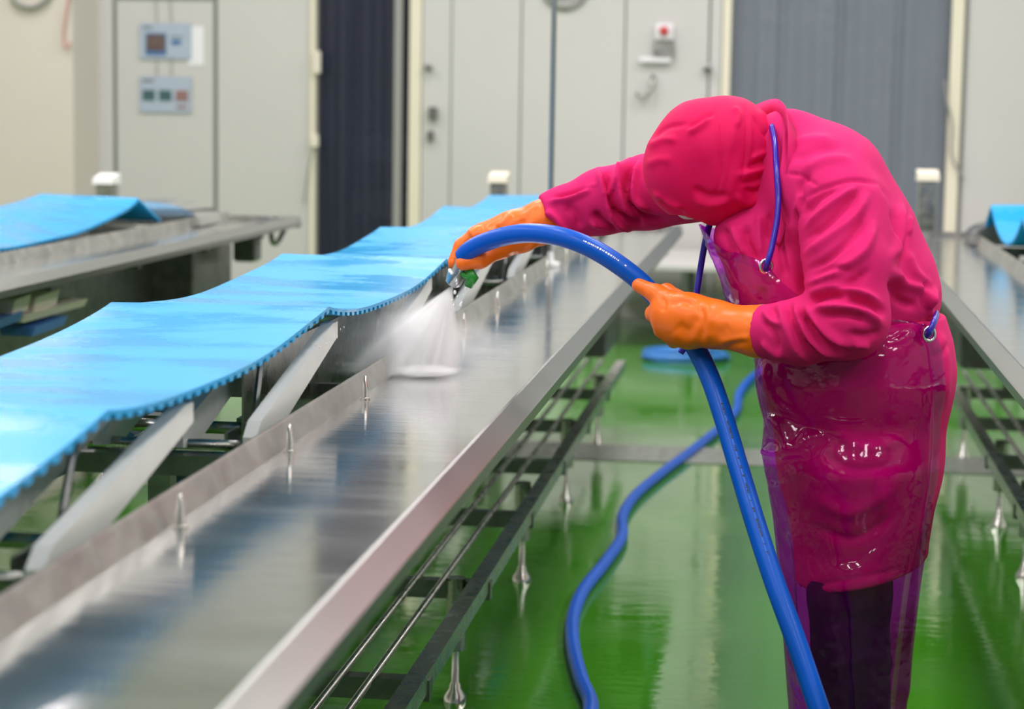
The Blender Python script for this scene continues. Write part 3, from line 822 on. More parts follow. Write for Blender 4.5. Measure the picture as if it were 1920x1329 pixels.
# --- jacket / long tunic
KT = .60
def jacket_fn(x, y, z, arms=True):
    d = None
    def add(A, B, ky=1.0, k=.045):
        nonlocal d
        a, ra = J(*A); b, rb = J(*B)
        q = rc(x, y, z, a, b, ra, rb, ky); d = q if d is None else smin(d, q, k)
    add((1478, 282, PY, 78), (1520, 330, PY, 95), .95)
    add((1535, 350, PY, 106), (1545, 358, PY, 112), .60)
    add((1545, 358, PY, 112), (1588, 455, PY, 124), .60)
    add((1588, 455, PY, 124), (1612, 530, PY, 136), .62)
    add((1612, 530, PY, 136), (1606, 600, PY, 140), .70, .02)
    add((1680, 520, PY, 62), (1694, 556, PY, 66), .45, .03)          # blouse over the waist at the back
    add((1404, 446, PY, 66), (1470, 540, PY, 85), .55)               # chest hanging forward
    add((1470, 540, PY, 85), (1530, 600, PY, 100), .55)
    add((1440, 380, PY, 45), (1445, 440, PY, 64), .7)
    if not arms: return d
    # far arm
    add((1440, 320, PY+.16, 80), (1215, 360, 4.32, 68))
    add((1215, 360, 4.32, 68), (1130, 378, 4.30, 60), 1, .02)
    add((1130, 378, 4.30, 60), (1060, 400, 4.28, 49), 1, .02)
    add((1060, 400, 4.28, 49), (985, 418, 4.26, 40), 1, .02)
    # near arm
    add((1583, 405, 3.93, 74), (1590, 500, 3.86, 77), 1, .05)
    e = None
    for A, B in (((1590, 500, 3.86, 77), (1590, 596, 3.835, 77)), ((1590, 596, 3.835, 77), (1500, 622, 3.85, 62)), ((1500, 622, 3.85, 62), (1400, 621, 3.89, 45))):
        a, ra = J(*A); b, rb = J(*B); q = rc(x, y, z, a, b, ra, rb); e = q if e is None else smin(e, q, .012)
    d = smin(d, e, .012)
    # cuffs cut square
    ca, cb = W(1424, 621, Y=3.88), W(1500, 621, Y=3.85)
    n = (cb - ca) / np.linalg.norm(cb - ca)
    cut = -((x-ca[0])*n[0] + (y-ca[1])*n[1] + (z-ca[2])*n[2])
    near = np.maximum(np.abs(y - 3.86) - .085, np.maximum(np.abs(z - ca[2]) - .075, x - ca[0] - .01))
    d = np.maximum(d, np.where(near < 0, cut, -1))
    ca, cb = W(1022, 410, Y=4.27), W(1100, 388, Y=4.29)
    n = (cb - ca) / np.linalg.norm(cb - ca)
    cut = -((x-ca[0])*n[0] + (y-ca[1])*n[1] + (z-ca[2])*n[2])
    d = np.maximum(d, np.where(x < ca[0] + .03, cut, -1))
    return d
v, f = surfnet(jacket_fn, (-.56, 3.70, .93), (.40, 4.50, 1.46), .0044)
v = smooth_mesh(v, f, 2)
NR = (3.6, 3.955); TR = (3.9, 4.16); FR = (4.1, 4.6)
JS = [
 # near sleeve: shoulder seam and folds fanning from the armpit
 ([(1508,372),(1545,352),(1600,338),(1650,345)], 4, -.0035), ([(1650,345),(1672,380),(1676,430)], 4, -.003),
 ([(1505,405),(1535,372),(1570,352)], 6, -.006), ([(1508,430),(1545,395),(1580,368),(1605,352)], 6, .006), ([(1508,452),(1550,420),(1590,380),(1612,355)], 6, -.006),
 ([(1506,480),(1550,450),(1600,410),(1630,360)], 8, .006), ([(1510,510),(1560,480),(1605,435),(1620,400)], 7, -.006),
 ([(1508,535),(1560,512),(1620,470),(1640,410)], 9, .007), ([(1530,548),(1590,535),(1630,505)], 7, -.006),
 ([(1520,520),(1560,505),(1590,505)], 6, -.006),
 # elbow
 ([(1515,552),(1560,540),(1600,545),(1650,568)], 8, .009), ([(1518,566),(1550,556),(1585,553)], 5, -.009), ([(1590,560),(1630,570),(1660,590)], 7, -.007),
 ([(1520,580),(1570,575),(1620,585),(1655,610)], 8, .008), ([(1540,592),(1590,590),(1625,600)], 6, -.007),
 ([(1512,575),(1530,600),(1560,630),(1600,650)], 7, .009), ([(1500,580),(1520,612),(1550,642),(1590,660)], 6, -.010),
 ([(1492,572),(1500,605),(1530,645),(1580,668)], 7, .009), ([(1478,568),(1488,600),(1510,640),(1545,670)], 6, -.008),
 ([(1462,566),(1470,600),(1490,650),(1520,680)], 7, .006), ([(1590,625),(1625,630),(1650,620)], 7, -.005), ([(1600,645),(1630,648)], 6, .005),
 ([(1430,582),(1445,600),(1470,612)], 5, .005), ([(1430,600),(1450,625),(1462,660)], 5, -.005), ([(1428,640),(1445,655),(1470,672)], 5, .005), ([(1445,575),(1455,590)], 4, -.004),
 # armpit gap front and behind the sleeve
 ([(1503,385),(1498,440),(1500,520),(1506,560)], 7, -.016, TR), ([(1676,400),(1672,470),(1668,540),(1672,590)], 7, -.014, TR),
 # back of the jacket
 ([(1690,380),(1686,440),(1672,490)], 7, .007), ([(1700,400),(1697,450),(1685,500)], 5, -.006), ([(1706,405),(1704,440)], 4, .005),
 ([(1675,500),(1690,530),(1730,545),(1740,580)], 8, .008), ([(1672,520),(1685,560),(1720,575)], 8, -.008), ([(1735,520),(1730,560),(1745,590)], 6, -.006), ([(1755,540),(1740,570),(1748,600)], 6, .007),
 ([(1700,470),(1715,510),(1745,535)], 8, .005),
 # yoke seam, shoulder pulls
 ([(1478,240),(1476,290),(1468,345)], 3, -.003), ([(1472,240),(1470,290),(1462,345)], 4, .003),
 ([(1475,325),(1505,330),(1535,350)], 3, -.003), ([(1485,270),(1520,262),(1560,262)], 9, .004), ([(1485,300),(1530,282),(1580,275)], 8, -.004),
 ([(1500,320),(1550,300),(1600,300)], 9, .004), ([(1505,395),(1500,350),(1520,325)], 6, -.005),
 ([(1485,410),(1480,460),(1488,520)], 7, .005), ([(1470,420),(1466,470),(1472,520)], 6, -.005), ([(1500,360),(1494,400)], 5, .005),
 ([(1352,424),(1362,450),(1385,478)], 7, -.009), ([(1375,420),(1384,450),(1402,482)], 6, .007), ([(1398,420),(1402,455),(1418,490)], 7, -.009), ([(1425,400),(1424,440),(1430,485)], 7, .006), ([(1440,400),(1442,450)], 5, -.006),
 # far sleeve
 ([(1030,378),(1070,372),(1120,345)], 5, .005, FR), ([(1035,372),(1075,362),(1118,350)], 4, -.004, FR),
 ([(1122,318),(1128,345),(1135,370),(1150,410),(1180,432)], 5, .010, FR), ([(1134,320),(1138,350),(1146,385),(1165,415)], 6, -.011, FR),
 ([(1165,308),(1152,340),(1140,366)], 5, .009, FR), ([(1180,300),(1165,330),(1160,360),(1175,395),(1210,415)], 6, .008, FR), ([(1190,300),(1177,340),(1178,380),(1205,408),(1250,415)], 6, -.012, FR),
 ([(1200,300),(1188,340),(1190,375),(1215,395)], 6, .008, FR), ([(1115,395),(1130,420),(1160,436)], 7, -.008, FR), ([(1105,415),(1130,425),(1155,436)], 5, .006, FR), ([(1160,400),(1185,412),(1205,425)], 6, -.008, FR),
 ([(1025,395),(1045,412),(1065,440)], 6, .007, FR), ([(1022,412),(1045,430),(1060,448)], 5, -.006, FR), ([(1060,385),(1080,400),(1090,430)], 8, -.004, FR),
]
v = strokes(v, f, [q if len(q) < 4 or q[3] is not FR else (q[0], q[1], q[2]*1.35, q[3]) for q in JS], 1.8)
v = smooth_mesh(v, f, 1, .3)
pchild('jacket', v, f, M['jacket'])

# --- tunic skirt below the waist (hollow at the hem)
def skirt_fn(x, y, z, solid=False):
    d = None
    for A, B, ky in (((1606, 570, PY, 128), (1608, 640, PY, 168), .78), ((1608, 640, PY, 168), (1610, 700, PY, 176), .80), ((1610, 700, PY, 176), (1612, 860, PY, 152), .80), ((1612, 860, PY, 152), (1614, 1060, PY, 118), .66), ((1614, 1060, PY, 118), (1614, 1240, PY, 112), .64)):
        a, ra = J(*A); b, rb = J(*B); q = rc(x, y, z, a, b, ra, rb, ky); d = q if d is None else smin(d, q, .02)
    if solid: return d
    inner = d + .013
    h0, h1 = W(1508, 1118, Y=3.95), W(1725, 1072, Y=3.95)
    hem = h0[2] + (x - h0[0]) * (h1[2]-h0[2]) / (h1[0]-h0[0]) - z
    d = np.maximum(d, hem)
    top = z - W(1600, 585, Y=PY)[2]
    d = np.maximum(d, top)
    hollow = np.maximum(inner, z - hem*0 - (W(1600, 900, Y=PY)[2]))
    return np.maximum(d, -hollow)
v, f = surfnet(skirt_fn, (-.12, 3.82, .40), (.42, 4.40, 1.08), .005)
v = smooth_mesh(v, f, 2)
v = strokes(v, f, [([(1760,620),(1772,680),(1770,760)], 9, .008), ([(1750,640),(1757,720),(1755,800)], 8, -.006), ([(1775,640),(1765,660),(1750,670)], 5, -.005),
  ([(1560,800),(1620,840),(1700,820)], 12, .007), ([(1540,850),(1600,880),(1690,870)], 11, -.006), ([(1520,930),(1600,960),(1690,900)], 14, .006), ([(1520,985),(1600,1010),(1680,960)], 10, -.005),
  ([(1512,1100),(1600,1085),(1715,1062)], 4, -.003), ([(1640,880),(1660,980),(1650,1080)], 14, .006)])
pchild('tunic_skirt', v, f, M['jacket'])

# --- hood
def hood_fn(x, y, z):
    d = None
    def add(A, B, ky=1.0, k=.04):
        nonlocal d
        a, ra = J(*A); b, rb = J(*B)
        q = rc(x, y, z, a, b, ra, rb, ky); d = q if d is None else smin(d, q, k)
    add((1300, 318, PY, 94), (1330, 290, PY, 100), .95)
    add((1330, 290, PY, 100), (1372, 270, PY, 84), .92)
    add((1330, 345, PY, 70), (1375, 345, PY, 72), .85)
    add((1372, 280, PY, 80), (1412, 290, PY, 50), .68, .03)
    add((1375, 345, PY, 66), (1418, 355, PY, 46), .55, .03)
    inner = d + .006
    o, ro = J(1283, 448, PY, 52)
    d = np.maximum(d, -(np.sqrt((x-o[0])**2 + ((y-o[1])*.55)**2 + (z-o[2])**2) - ro))
    cav = np.maximum(inner, np.sqrt((x-o[0])**2 + ((y-o[1])*.7)**2 + (z-o[2])**2) - ro*1.7)
    return np.maximum(d, -cav)
v, f = surfnet(hood_fn, (-.30, 3.93, 1.16), (.06, 4.27, 1.46), .0036)
v = smooth_mesh(v, f, 2)
HS = [([(1345,196),(1345,260),(1352,320),(1346,350),(1335,372)], 3.5, -.0030), ([(1352,196),(1354,260),(1360,320),(1354,350)], 4, .0025),
 ([(1398,190),(1400,250),(1396,310),(1385,345)], 3, -.0022), ([(1404,190),(1407,250),(1402,310)], 3.5, .0018),
 ([(1335,220),(1310,238),(1290,250)], 6, .005), ([(1338,212),(1315,226),(1290,240)], 4, -.004), 
 ([(1375,200),(1385,215),(1380,240)], 5, .004), ([(1420,205),(1435,235),(1446,250)], 5, .004), ([(1412,215),(1428,245),(1444,262)], 4, -.004),
 ([(1405,300),(1425,290),(1450,285)], 5, .004), ([(1400,315),(1425,305),(1448,300)], 4, -.004), ([(1380,330),(1415,322),(1450,312)], 6, .005), ([(1385,345),(1420,338),(1448,325)], 5, -.005),
 ([(1300,352),(1330,368),(1365,366)], 7, -.006), ([(1300,372),(1330,384),(1370,376)], 7, .005),
 ([(1235,370),(1255,390),(1285,405)], 5, -.006), ([(1225,360),(1250,378),(1280,390)], 5, .005),
 ([(1215,275),(1245,262),(1270,262)], 7, .004), ([(1222,262),(1250,240),(1290,232)], 5, -.003), ([(1210,310),(1235,300),(1260,300)], 8, .003), ([(1395,355),(1420,360),(1440,340)], 6, -.006), ([(1375,365),(1400,380),(1425,375)], 7, .006)]
v = strokes(v, f, HS, 1.35)
v = smooth_mesh(v, f, 1, .5)
hood = pchild('hood', v, f, M['hood'])

# --- face mask under the hood
def mask_fn(x, y, z):
    a, ra = J(1296, 374, PY, 34); b, rb = J(1320, 384, PY, 26)
    d = rc(x, y, z, a, b, ra, rb, .72)
    nz = ell(x, y, z, W(1290, 388, Y=PY), (.02, .03, .02))
    return smin(d, nz, .02)
v, f = surfnet(mask_fn, (-.24, 4.0, 1.17), (-.08, 4.2, 1.32), .004)
pchild('face_mask', smooth_mesh(v, f, 2), f, M['mask'])

# --- collar: standing band around the neck
def band(outer, inner, th=.004, name='collar', m=None):
    o = catmull(outer, 8); i_ = catmull(inner, 8); mb = MB(); rings = []
    for k in range(len(o)):
        p, q = np.array(o[k]), np.array(i_[k]); t = np.array(o[min(k+1, len(o)-1)]) - np.array(o[max(k-1, 0)])
        n = np.cross(t, p - q); n /= np.linalg.norm(n) + 1e-9; mid = (p + q) / 2 + n * .008
        rings.append([p + n*th*.2, mid + n*th*.5, q + n*th*.5, q - n*th*.5, mid - n*th*.5, p - n*th*.2])
    mb.loft(rings, True, True)
    return pmb(mb, name, m or M['jacket'], True)
band([W(1418, 196, Y=4.24), W(1442, 187, Y=4.17), W(1460, 187, Y=4.10), W(1474, 205, Y=4.03), W(1478, 250, Y=3.965), W(1474, 320, Y=3.945), W(1462, 400, Y=3.95), W(1446, 455, Y=3.96)],
     [W(1428, 235, Y=4.22), W(1440, 222, Y=4.17), W(1458, 216, Y=4.11), W(1484, 232, Y=4.04), W(1494, 270, Y=3.975), W(1492, 330, Y=3.945), W(1480, 405, Y=3.945), W(1462, 460, Y=3.95)])

# --- gloves
def glove(fn, lo, hi, st, h=.0026):
    v, f = surfnet(fn, lo, hi, h); v = smooth_mesh(v, f, 2)
    v = strokes(v, f, st)
    return pchild('glove', v, f, M['glove'])
def lglove(x, y, z):
    d = None
    def add(A, B, ky=1.0, k=.012):
        nonlocal d
        a, ra = J(*A); b, rb = J(*B); q = rc(x, y, z, a, b, ra, rb, ky); d = q if d is None else smin(d, q, k)
    add((1470, 622, 3.875, 42), (1424, 622, 3.885, 45)); add((1424, 622, 3.885, 45), (1335, 608, 3.93, 43), 1.0, .02)
    add((1335, 606, 3.93, 42), (1290, 598, 3.95, 46), 1.1, .02)          # wrist, back of hand
    add((1290, 598, 3.95, 46), (1258, 590, 3.965, 40), 1.25, .02)
    add((1290, 612, 3.955, 40), (1262, 612, 3.97, 32), 1.2, .02)         # heel of the palm
    add((1252, 565, 3.97, 22), (1232, 552, 3.985, 17))                    # index, laid along the hose
    add((1232, 552, 3.985, 17), (1198, 535, 4.005, 13.5))
    add((1240, 580, 3.97, 19), (1226, 588, 3.99, 16), 1, .008)           # middle finger curling behind
    add((1226, 588, 3.99, 16), (1236, 600, 4.045, 14), 1, .006)
    add((1248, 605, 3.975, 19), (1242, 618, 4.01, 16), 1, .008); add((1242, 618, 4.01, 16), (1262, 616, 4.06, 13), 1, .006)
    add((1264, 630, 3.98, 17), (1264, 638, 4.015, 14), 1, .008); add((1264, 638, 4.015, 14), (1284, 630, 4.055, 12), 1, .006)
    add((1275, 565, 3.985, 20), (1250, 548, 4.04, 16), 1, .012)          # thumb over the top of the hose
    add((1250, 548, 4.04, 16), (1226, 548, 4.075, 13), 1, .008)
    return d
LG = [([(1313,572),(1318,600),(1316,640)], 5, -.006), ([(1328,565),(1330,600),(1328,645)], 7, .004), ([(1270,606),(1290,618),(1312,590)], 8, -.005), ([(1250,560),(1280,556),(1305,566)], 5, .004), ([(1255,572),(1280,566),(1300,572)], 4, -.003),
 ([(1400,640),(1375,645),(1360,655)], 5, -.004), ([(1410,632),(1380,636),(1345,642)], 5, .004), ([(1325,610),(1350,622),(1370,612)], 8, -.003), ([(1240,556),(1246,570),(1240,584)], 3.5, -.004), ([(1262,622),(1285,640),(1312,635)], 8, .004)]
glove(lglove, (-.32, 3.80, 1.16-.24), (.03, 4.13, 1.16), [(q[0], q[1]*1.3, q[2]*.75) for q in LG])

def rglove(x, y, z):
    d = None
    def add(A, B, ky=1.0, k=.012):
        nonlocal d
        a, ra = J(*A); b, rb = J(*B); q = rc(x, y, z, a, b, ra, rb, ky); d = q if d is None else smin(d, q, k)
    add((1065, 404, 4.28, 36), (1022, 412, 4.27, 36)); add((1022, 412, 4.27, 36), (962, 430, 4.26, 33), 1, .02)
    add((962, 432, 4.26, 33), (912, 446, 4.255, 27), 1.0, .02)            # palm
    add((1015, 424, 4.265, 33), (935, 458, 4.25, 27), 1, .02)              # heel of the hand
    add((945, 440, 4.255, 30), (892, 441, 4.27, 17), .7, .02)             # back of hand to knuckles
    add((940, 466, 4.235, 17), (900, 487, 4.205, 16), 1, .015); add((900, 487, 4.205, 16), (868, 493, 4.195, 14), 1, .01)   # thumb under the hose
    for q, (dy, dx, dz) in enumerate(((0, 0, 0), (.024, 3, 5), (.047, 10, 9), (.068, 20, 12))):
        Y = 4.235 + dy
        add((893 + dx, 440 + dz*.3, Y, 16), (866 + dx, 462 + dz, Y, 15), 1, .006)
        add((866 + dx, 462 + dz, Y, 15), (851 + dx*1.3, 493 + dz, Y - .012, 12.5), 1, .006)
    return d
RG = [([(960,400),(945,415),(930,425)], 5, .005), ([(948,402),(930,415),(915,428)], 4, -.004), ([(985,410),(965,425),(945,435)], 7, -.004), ([(1010,385),(990,410),(975,440)], 6, -.003), ([(1005,455),(985,470),(965,478)], 5, .004), ([(990,462),(970,475),(950,482)], 4, -.003), ([(880,430),(888,445),(884,456)], 4, .004)]
glove(rglove, (-.67, 4.14, 1.08), (-.38, 4.36, 1.26), RG)

# --- apron: one sheet of purple vinyl
def row(*pts): return [W(p[0], p[1], Y=p[2]) for p in pts]
def waist_row(py, xf, xe, yn=3.895, bulge=0):
    y = lambda k: py + k
    return row((xe-30, y(4), 4.285), (xf+120, y(4), 4.315), (xf+30, y(3), 4.25), (xf, y(0), 4.11), (xf+22, y(0), 3.985), (xf+95, y(0), yn-.008), (xf+(xe-xf)*.62, y(0), yn-.022), (xe-40, y(0), yn-.003), (xe, y(0), yn+.05))
rows = [
 row((1352, 432, 4.27), (1340, 428, 4.24), (1322, 424, 4.19), (1312, 420, 4.13), (1330, 440, 4.05), (1360, 458, 4.00), (1392, 474, 3.965), (1420, 488, 3.945), (1442, 498, 3.93)),
 row((1365, 468, 4.28), (1350, 465, 4.25), (1334, 463, 4.19), (1328, 462, 4.12), (1348, 478, 4.03), (1380, 492, 3.975), (1412, 506, 3.945), (1440, 520, 3.93), (1470, 532, 3.915)),
 row((1395, 520, 4.29), (1372, 518, 4.26), (1350, 514, 4.20), (1346, 512, 4.11), (1366, 526, 4.01), (1410, 538, 3.955), (1450, 548, 3.925), (1490, 556, 3.905), (1520, 562, 3.90)),
 row((1450, 568, 4.29), (1420, 566, 4.28), (1386, 566, 4.22), (1374, 566, 4.11), (1394, 574, 4.00), (1450, 580, 3.935), (1510, 582, 3.905), (1570, 584, 3.885), (1620, 586, 3.89)),
 row((1600, 600, 4.28), (1500, 600, 4.30), (1416, 602, 4.23), (1396, 602, 4.11), (1416, 606, 3.99), (1490, 604, 3.915), (1580, 600, 3.89), (1660, 598, 3.885), (1725, 606, 3.925)),
 waist_row(640, 1408, 1748), waist_row(690, 1416, 1753), waist_row(725, 1426, 1757), waist_row(760, 1434, 1760), waist_row(800, 1431, 1762), waist_row(850, 1429, 1760), waist_row(905, 1437, 1753), waist_row(960, 1447, 1745),
 waist_row(1030, 1455, 1735), waist_row(1100, 1460, 1724), waist_row(1200, 1468, 1712), waist_row(1329, 1478, 1698), waist_row(1440, 1486, 1690), waist_row(1480, 1488, 1688)]
U = 60
cols = [catmull(r, U // 8) for r in rows]
nu = len(cols[0])
VV = []
for j in range(nu):
    VV.append(catmull([c_[j] for c_ in cols], 8))
nv = len(VV[0])
v = np.array([[VV[j][i] for j in range(nu)] for i in range(nv)]).reshape(-1, 3)
f = np.array([[i*nu+j, i*nu+j+1, (i+1)*nu+j+1, (i+1)*nu+j] for i in range(nv-1) for j in range(nu-1)])
nrm = normals(v, f)
if ((CAM - v) * nrm).sum() < 0: f = f[:, ::-1]
# finer sheet for folds
def subdiv(v, nu, nv):
    g_ = v.reshape(nv, nu, 3)
    a = np.zeros((2*nv-1, 2*nu-1, 3)); a[::2, ::2] = g_; a[1::2, ::2] = (g_[1:]+g_[:-1])/2; a[:, 1::2] = (a[:, 2::2]+a[:, :-2:2])/2
    return a.reshape(-1, 3), 2*nu-1, 2*nv-1
v, nu, nv = subdiv(v, nu, nv)
f = np.array([[i*nu+j, i*nu+j+1, (i+1)*nu+j+1, (i+1)*nu+j] for i in range(nv-1) for j in range(nu-1)])
if ((CAM - v) * normals(v, f)).sum() < 0: f = f[:, ::-1]
AS = [([(1450,690),(1480,720),(1520,790),(1570,790)], 12, -.014), ([(1430,680),(1460,740),(1500,780)], 12, .012), ([(1520,782),(1600,788),(1650,775),(1680,745)], 8, .012), ([(1540,800),(1610,800),(1670,785)], 9, -.010),
 ([(1440,770),(1470,800),(1500,840),(1530,800)], 14, .012), ([(1432,840),(1460,850),(1500,845)], 12, .010), ([(1440,905),(1470,880),(1510,860)], 10, -.010), ([(1560,700),(1620,720),(1680,690),(1700,640)], 10, .009), ([(1580,725),(1640,740),(1690,715)], 9, -.008),
 ([(1655,650),(1690,635),(1710,620)], 6, .008), ([(1650,660),(1690,660),(1720,640)], 6, -.007), ([(1660,600),(1700,610),(1735,620)], 5, .006), ([(1560,1070),(1620,1060),(1680,980),(1700,900)], 10, .007), ([(1470,1000),(1480,1100),(1485,1250)], 10, -.008), ([(1490,960),(1500,1100),(1510,1300)], 10, .007),
 ([(1720,680),(1722,760),(1718,900)], 6, -.005), ([(1730,660),(1738,760),(1732,900),(1715,1060),(1700,1250)], 5, .005), ([(1350,470),(1380,540),(1400,580)], 8, .010), ([(1335,450),(1365,520),(1385,560)], 6, -.010), ([(1380,480),(1420,530),(1460,560)], 8, -.008)]
v = strokes(v, f, AS, 1.8)
def push_out(v, fns, eps):
    for _ in range(5):
        for fn in fns:
            ev = lambda q: fn(q[:, 0].astype(np.float32), q[:, 1].astype(np.float32), q[:, 2].astype(np.float32))
            d = ev(v); g_ = np.zeros_like(v)
            for k in range(3):
                e_ = np.zeros(3); e_[k] = .003; g_[:, k] = (ev(v + e_) - ev(v - e_)) / .006
            g_ /= np.linalg.norm(g_, axis=1)[:, None] + 1e-6
            m_ = np.clip(eps - d, 0, .03)
            v = v + g_ * m_[:, None]
    return v
def skirt_solid(x, y, z): return skirt_fn(x, y, z, True)
v = push_out(v, (lambda x, y, z: jacket_fn(x, y, z, False), skirt_solid), .014)
v3 = v.reshape(nv, nu, 3)
for _ in range(2):
    v3[1:-1, 1:-1] = v3[1:-1, 1:-1]*.6 + .1*(v3[:-2, 1:-1] + v3[2:, 1:-1] + v3[1:-1, :-2] + v3[1:-1, 2:])
v = push_out(v3.reshape(-1, 3), (lambda x, y, z: jacket_fn(x, y, z, False), skirt_solid), .009)
apron = pchild('apron', v, f, M['apron'])
# doubled seam along the near edge of the sheet
g3 = v.reshape(nv, nu, 3); n3 = normals(v, f).reshape(nv, nu, 3)
sg = 1.0 if ((CAM - v) * normals(v, f)).sum() > 0 else -1.0
i0 = 62
e3 = (g3[i0:, -9:] + sg * n3[i0:, -9:] * .0025); ev_, eu_ = e3.shape[:2]
fe = np.array([[i*eu_+j, i*eu_+j+1, (i+1)*eu_+j+1, (i+1)*eu_+j] for i in range(ev_-1) for j in range(eu_-1)])
pchild('edge_seam', e3.reshape(-1, 3), fe, M['apron'], True, apron)
th_ = (g3[:14, 20:] + sg * n3[:14, 20:] * .0025); tv_, tu_ = th_.shape[:2]
fe = np.array([[i*tu_+j, i*tu_+j+1, (i+1)*tu_+j+1, (i+1)*tu_+j] for i in range(tv_-1) for j in range(tu_-1)])
pchild('top_hem', th_.reshape(-1, 3), fe, M['apron'], True, apron)
def ring_at(px, py, Y, r=.0125, t=.0035):
    c = W(px, py, Y=Y); mb = MB(); rings = []
    for k in range(20):
        a = 2*math.pi*k/20
        ctr = c + np.array([math.cos(a)*r*.85, -.002 + math.cos(a)*.004, math.sin(a)*r])
        dr_ = np.array([math.cos(a)*.85, 0, math.sin(a)])
        rings.append([ctr + t*(math.cos(b)*dr_ + math.sin(b)*np.array([0, 1, 0])) for b in [2*math.pi*q/8 for q in range(8)]])
    rings.append(rings[0]); mb.loft(rings, True, False)
    return pmb(mb, 'grommet', M['metal_ring'], True, apron)
ring_at(1437, 499, 3.915); ring_at(1742, 626, 3.905)
def strap(pts, r=.009, flat=.35, name='strap'):
    return pmb(MB().tube(catmull(pts, 8), r, 10, True, flat), name, M['strap'], True, apron)
strap([W(1447, 238, Y=4.03), W(1453, 270, Y=3.985), W(1456, 320, Y=3.95), W(1459, 370, Y=3.935), W(1457, 410, Y=3.925), W(1449, 455, Y=3.915), W(1440, 490, Y=3.908), W(1436, 502, Y=3.92)], .0078, .75)
strap([W(1756, 590, Y=3.96), W(1752, 602, Y=3.91), W(1745, 618, Y=3.895), W(1740, 630, Y=3.905)], .009, .6)
strap([W(1332, 415, Y=4.20), W(1322, 455, Y=4.20), W(1314, 500, Y=4.20), W(1306, 552, Y=4.19), W(1298, 600, Y=4.19), W(1289, 640, Y=4.18), W(1276, 662, Y=4.18)], .0065, .5)

# ------------------------------------------------------------------ the hose
hp = [W(868, 482, Y=4.205), W(880, 470, Y=4.195), W(905, 456, Y=4.18), W(950, 442, Y=4.14), W(1000, 437, Y=4.10), W(1060, 446, Y=4.06), W(1120, 471, Y=4.04), W(1180, 511, Y=4.03), W(1225, 552, Y=4.025), W(1270, 605, Y=4.01),
      W(1306, 655, Y=3.99), W(1332, 710, Y=3.96), W(1356, 780, Y=3.92), W(1386, 880, Y=3.86), W(1416, 980, Y=3.80), W(1452, 1090, Y=3.74), W(1492, 1200, Y=3.69), W(1536, 1329, Y=3.64), W(1575, 1440, Y=3.60)]
zf = .019
tail = [np.array([.155, 3.52, .16]), np.array([.19, 3.30, .05]), np.array([.17, 3.0, zf]), np.array([-.02, 2.75, zf]), np.array([-.27, 3.0, zf]), np.array([-.36, 3.7, zf]), np.array([-.40, 4.4, zf])]
fl = [W(px, py, Z=zf) for px, py in ((1108, 1329), (1090, 1275), (1075, 1215), (1074, 1160), (1093, 1108), (1132, 1058), (1165, 1008), (1167, 968), (1190, 930), (1240, 887), (1290, 850), (1345, 806), (1380, 770), (1386, 738), (1410, 708), (1440, 692), (1500, 690), (1560, 700))]
path = catmull(hp + tail + fl, 10)
hose = thing('water_hose', 'bright blue water hose held in both gloves and trailing over the green floor', 'hose', (0, 0, 0))
HR = .0192
MB().tube(path, HR, 20).build('hose_tube', M['hose'], hose, True)
# printed marks along the hose: small patches lifted a hair off the rubber
def marks(i0, i1, side, m, n, seed):
    rr = random.Random(seed); mb = MB()
    seg = [np.array(p) for p in path[i0:i1]]
    L = [0]
    for a, b in zip(seg[:-1], seg[1:]): L.append(L[-1] + np.linalg.norm(b - a))
    s = 0.0
    def atS(s):
        for k in range(len(L) - 1):
            if L[k] <= s <= L[k+1]:
                u = (s - L[k]) / (L[k+1] - L[k]); p = seg[k] + (seg[k+1]-seg[k])*u; t = seg[k+1]-seg[k]; return p, t/np.linalg.norm(t)
        return None, None
    while s < L[-1] - .01:
        w_ = rr.choice((.0016, .002, .003, .004)); 
        if rr.random() < .16: s += .012
        p, t = atS(s)
        if p is None: break
        n_ = CAM - p; n_ = n_ - t*n_.dot(t); n_ /= np.linalg.norm(n_); b = np.cross(t, n_)
        ang = side; hgt = rr.choice((.0028, .0035, .004))
        V = []
        for du in (0, w_):
            for dv in (-hgt/2, hgt/2):
                a = ang + dv / HR; V.append(p + t*du + (HR + .0003)*(math.cos(a)*n_ + math.sin(a)*b))
        mb.add(V, [(0, 1, 3, 2)])
        s += w_ + rr.choice((.001, .0012, .0018))
    o = mb.build('printed_marking', m, hose); o['kind'] = 'stuff'; return o
marks(56, 70, -.35, M['white_print'], 0, 3)
marks(118, 148, -.25, M['black_print'], 0, 5)

# nozzle with green lever
nz = thing('spray_nozzle', 'grey metal spray nozzle with green lever in the far orange glove', 'nozzle', tuple(W(866, 500, Y=4.205)))
NO = np.array(W(866, 500, Y=4.205))
def nmb(mb, name, m, sm=False):
    mb.v = [tuple(np.array(p) - NO) for p in mb.v]; return mb.build(name, m, nz, sm)
tip = W(848, 534, Y=4.225)
nmb(MB().tube([W(870, 480, Y=4.208), W(866, 495, Y=4.21), W(860, 508, Y=4.215), W(856, 512, Y=4.217), W(850, 530, Y=4.224), tip], [.015, .015, .015, .019, .0165, .012], 18), 'barrel', M['nozzle'], 'angle')
nmb(MB().tube([W(880, 505, Y=4.20), W(886, 520, Y=4.20), W(878, 538, Y=4.205)], [.008, .013, .008], 8, True, .5), 'lever', M['green_lever'], True)
nmb(MB().tube([W(866, 512, Y=4.205), W(880, 522, Y=4.20)], .006, 8), 'lever_pivot', M['green_lever'], True)

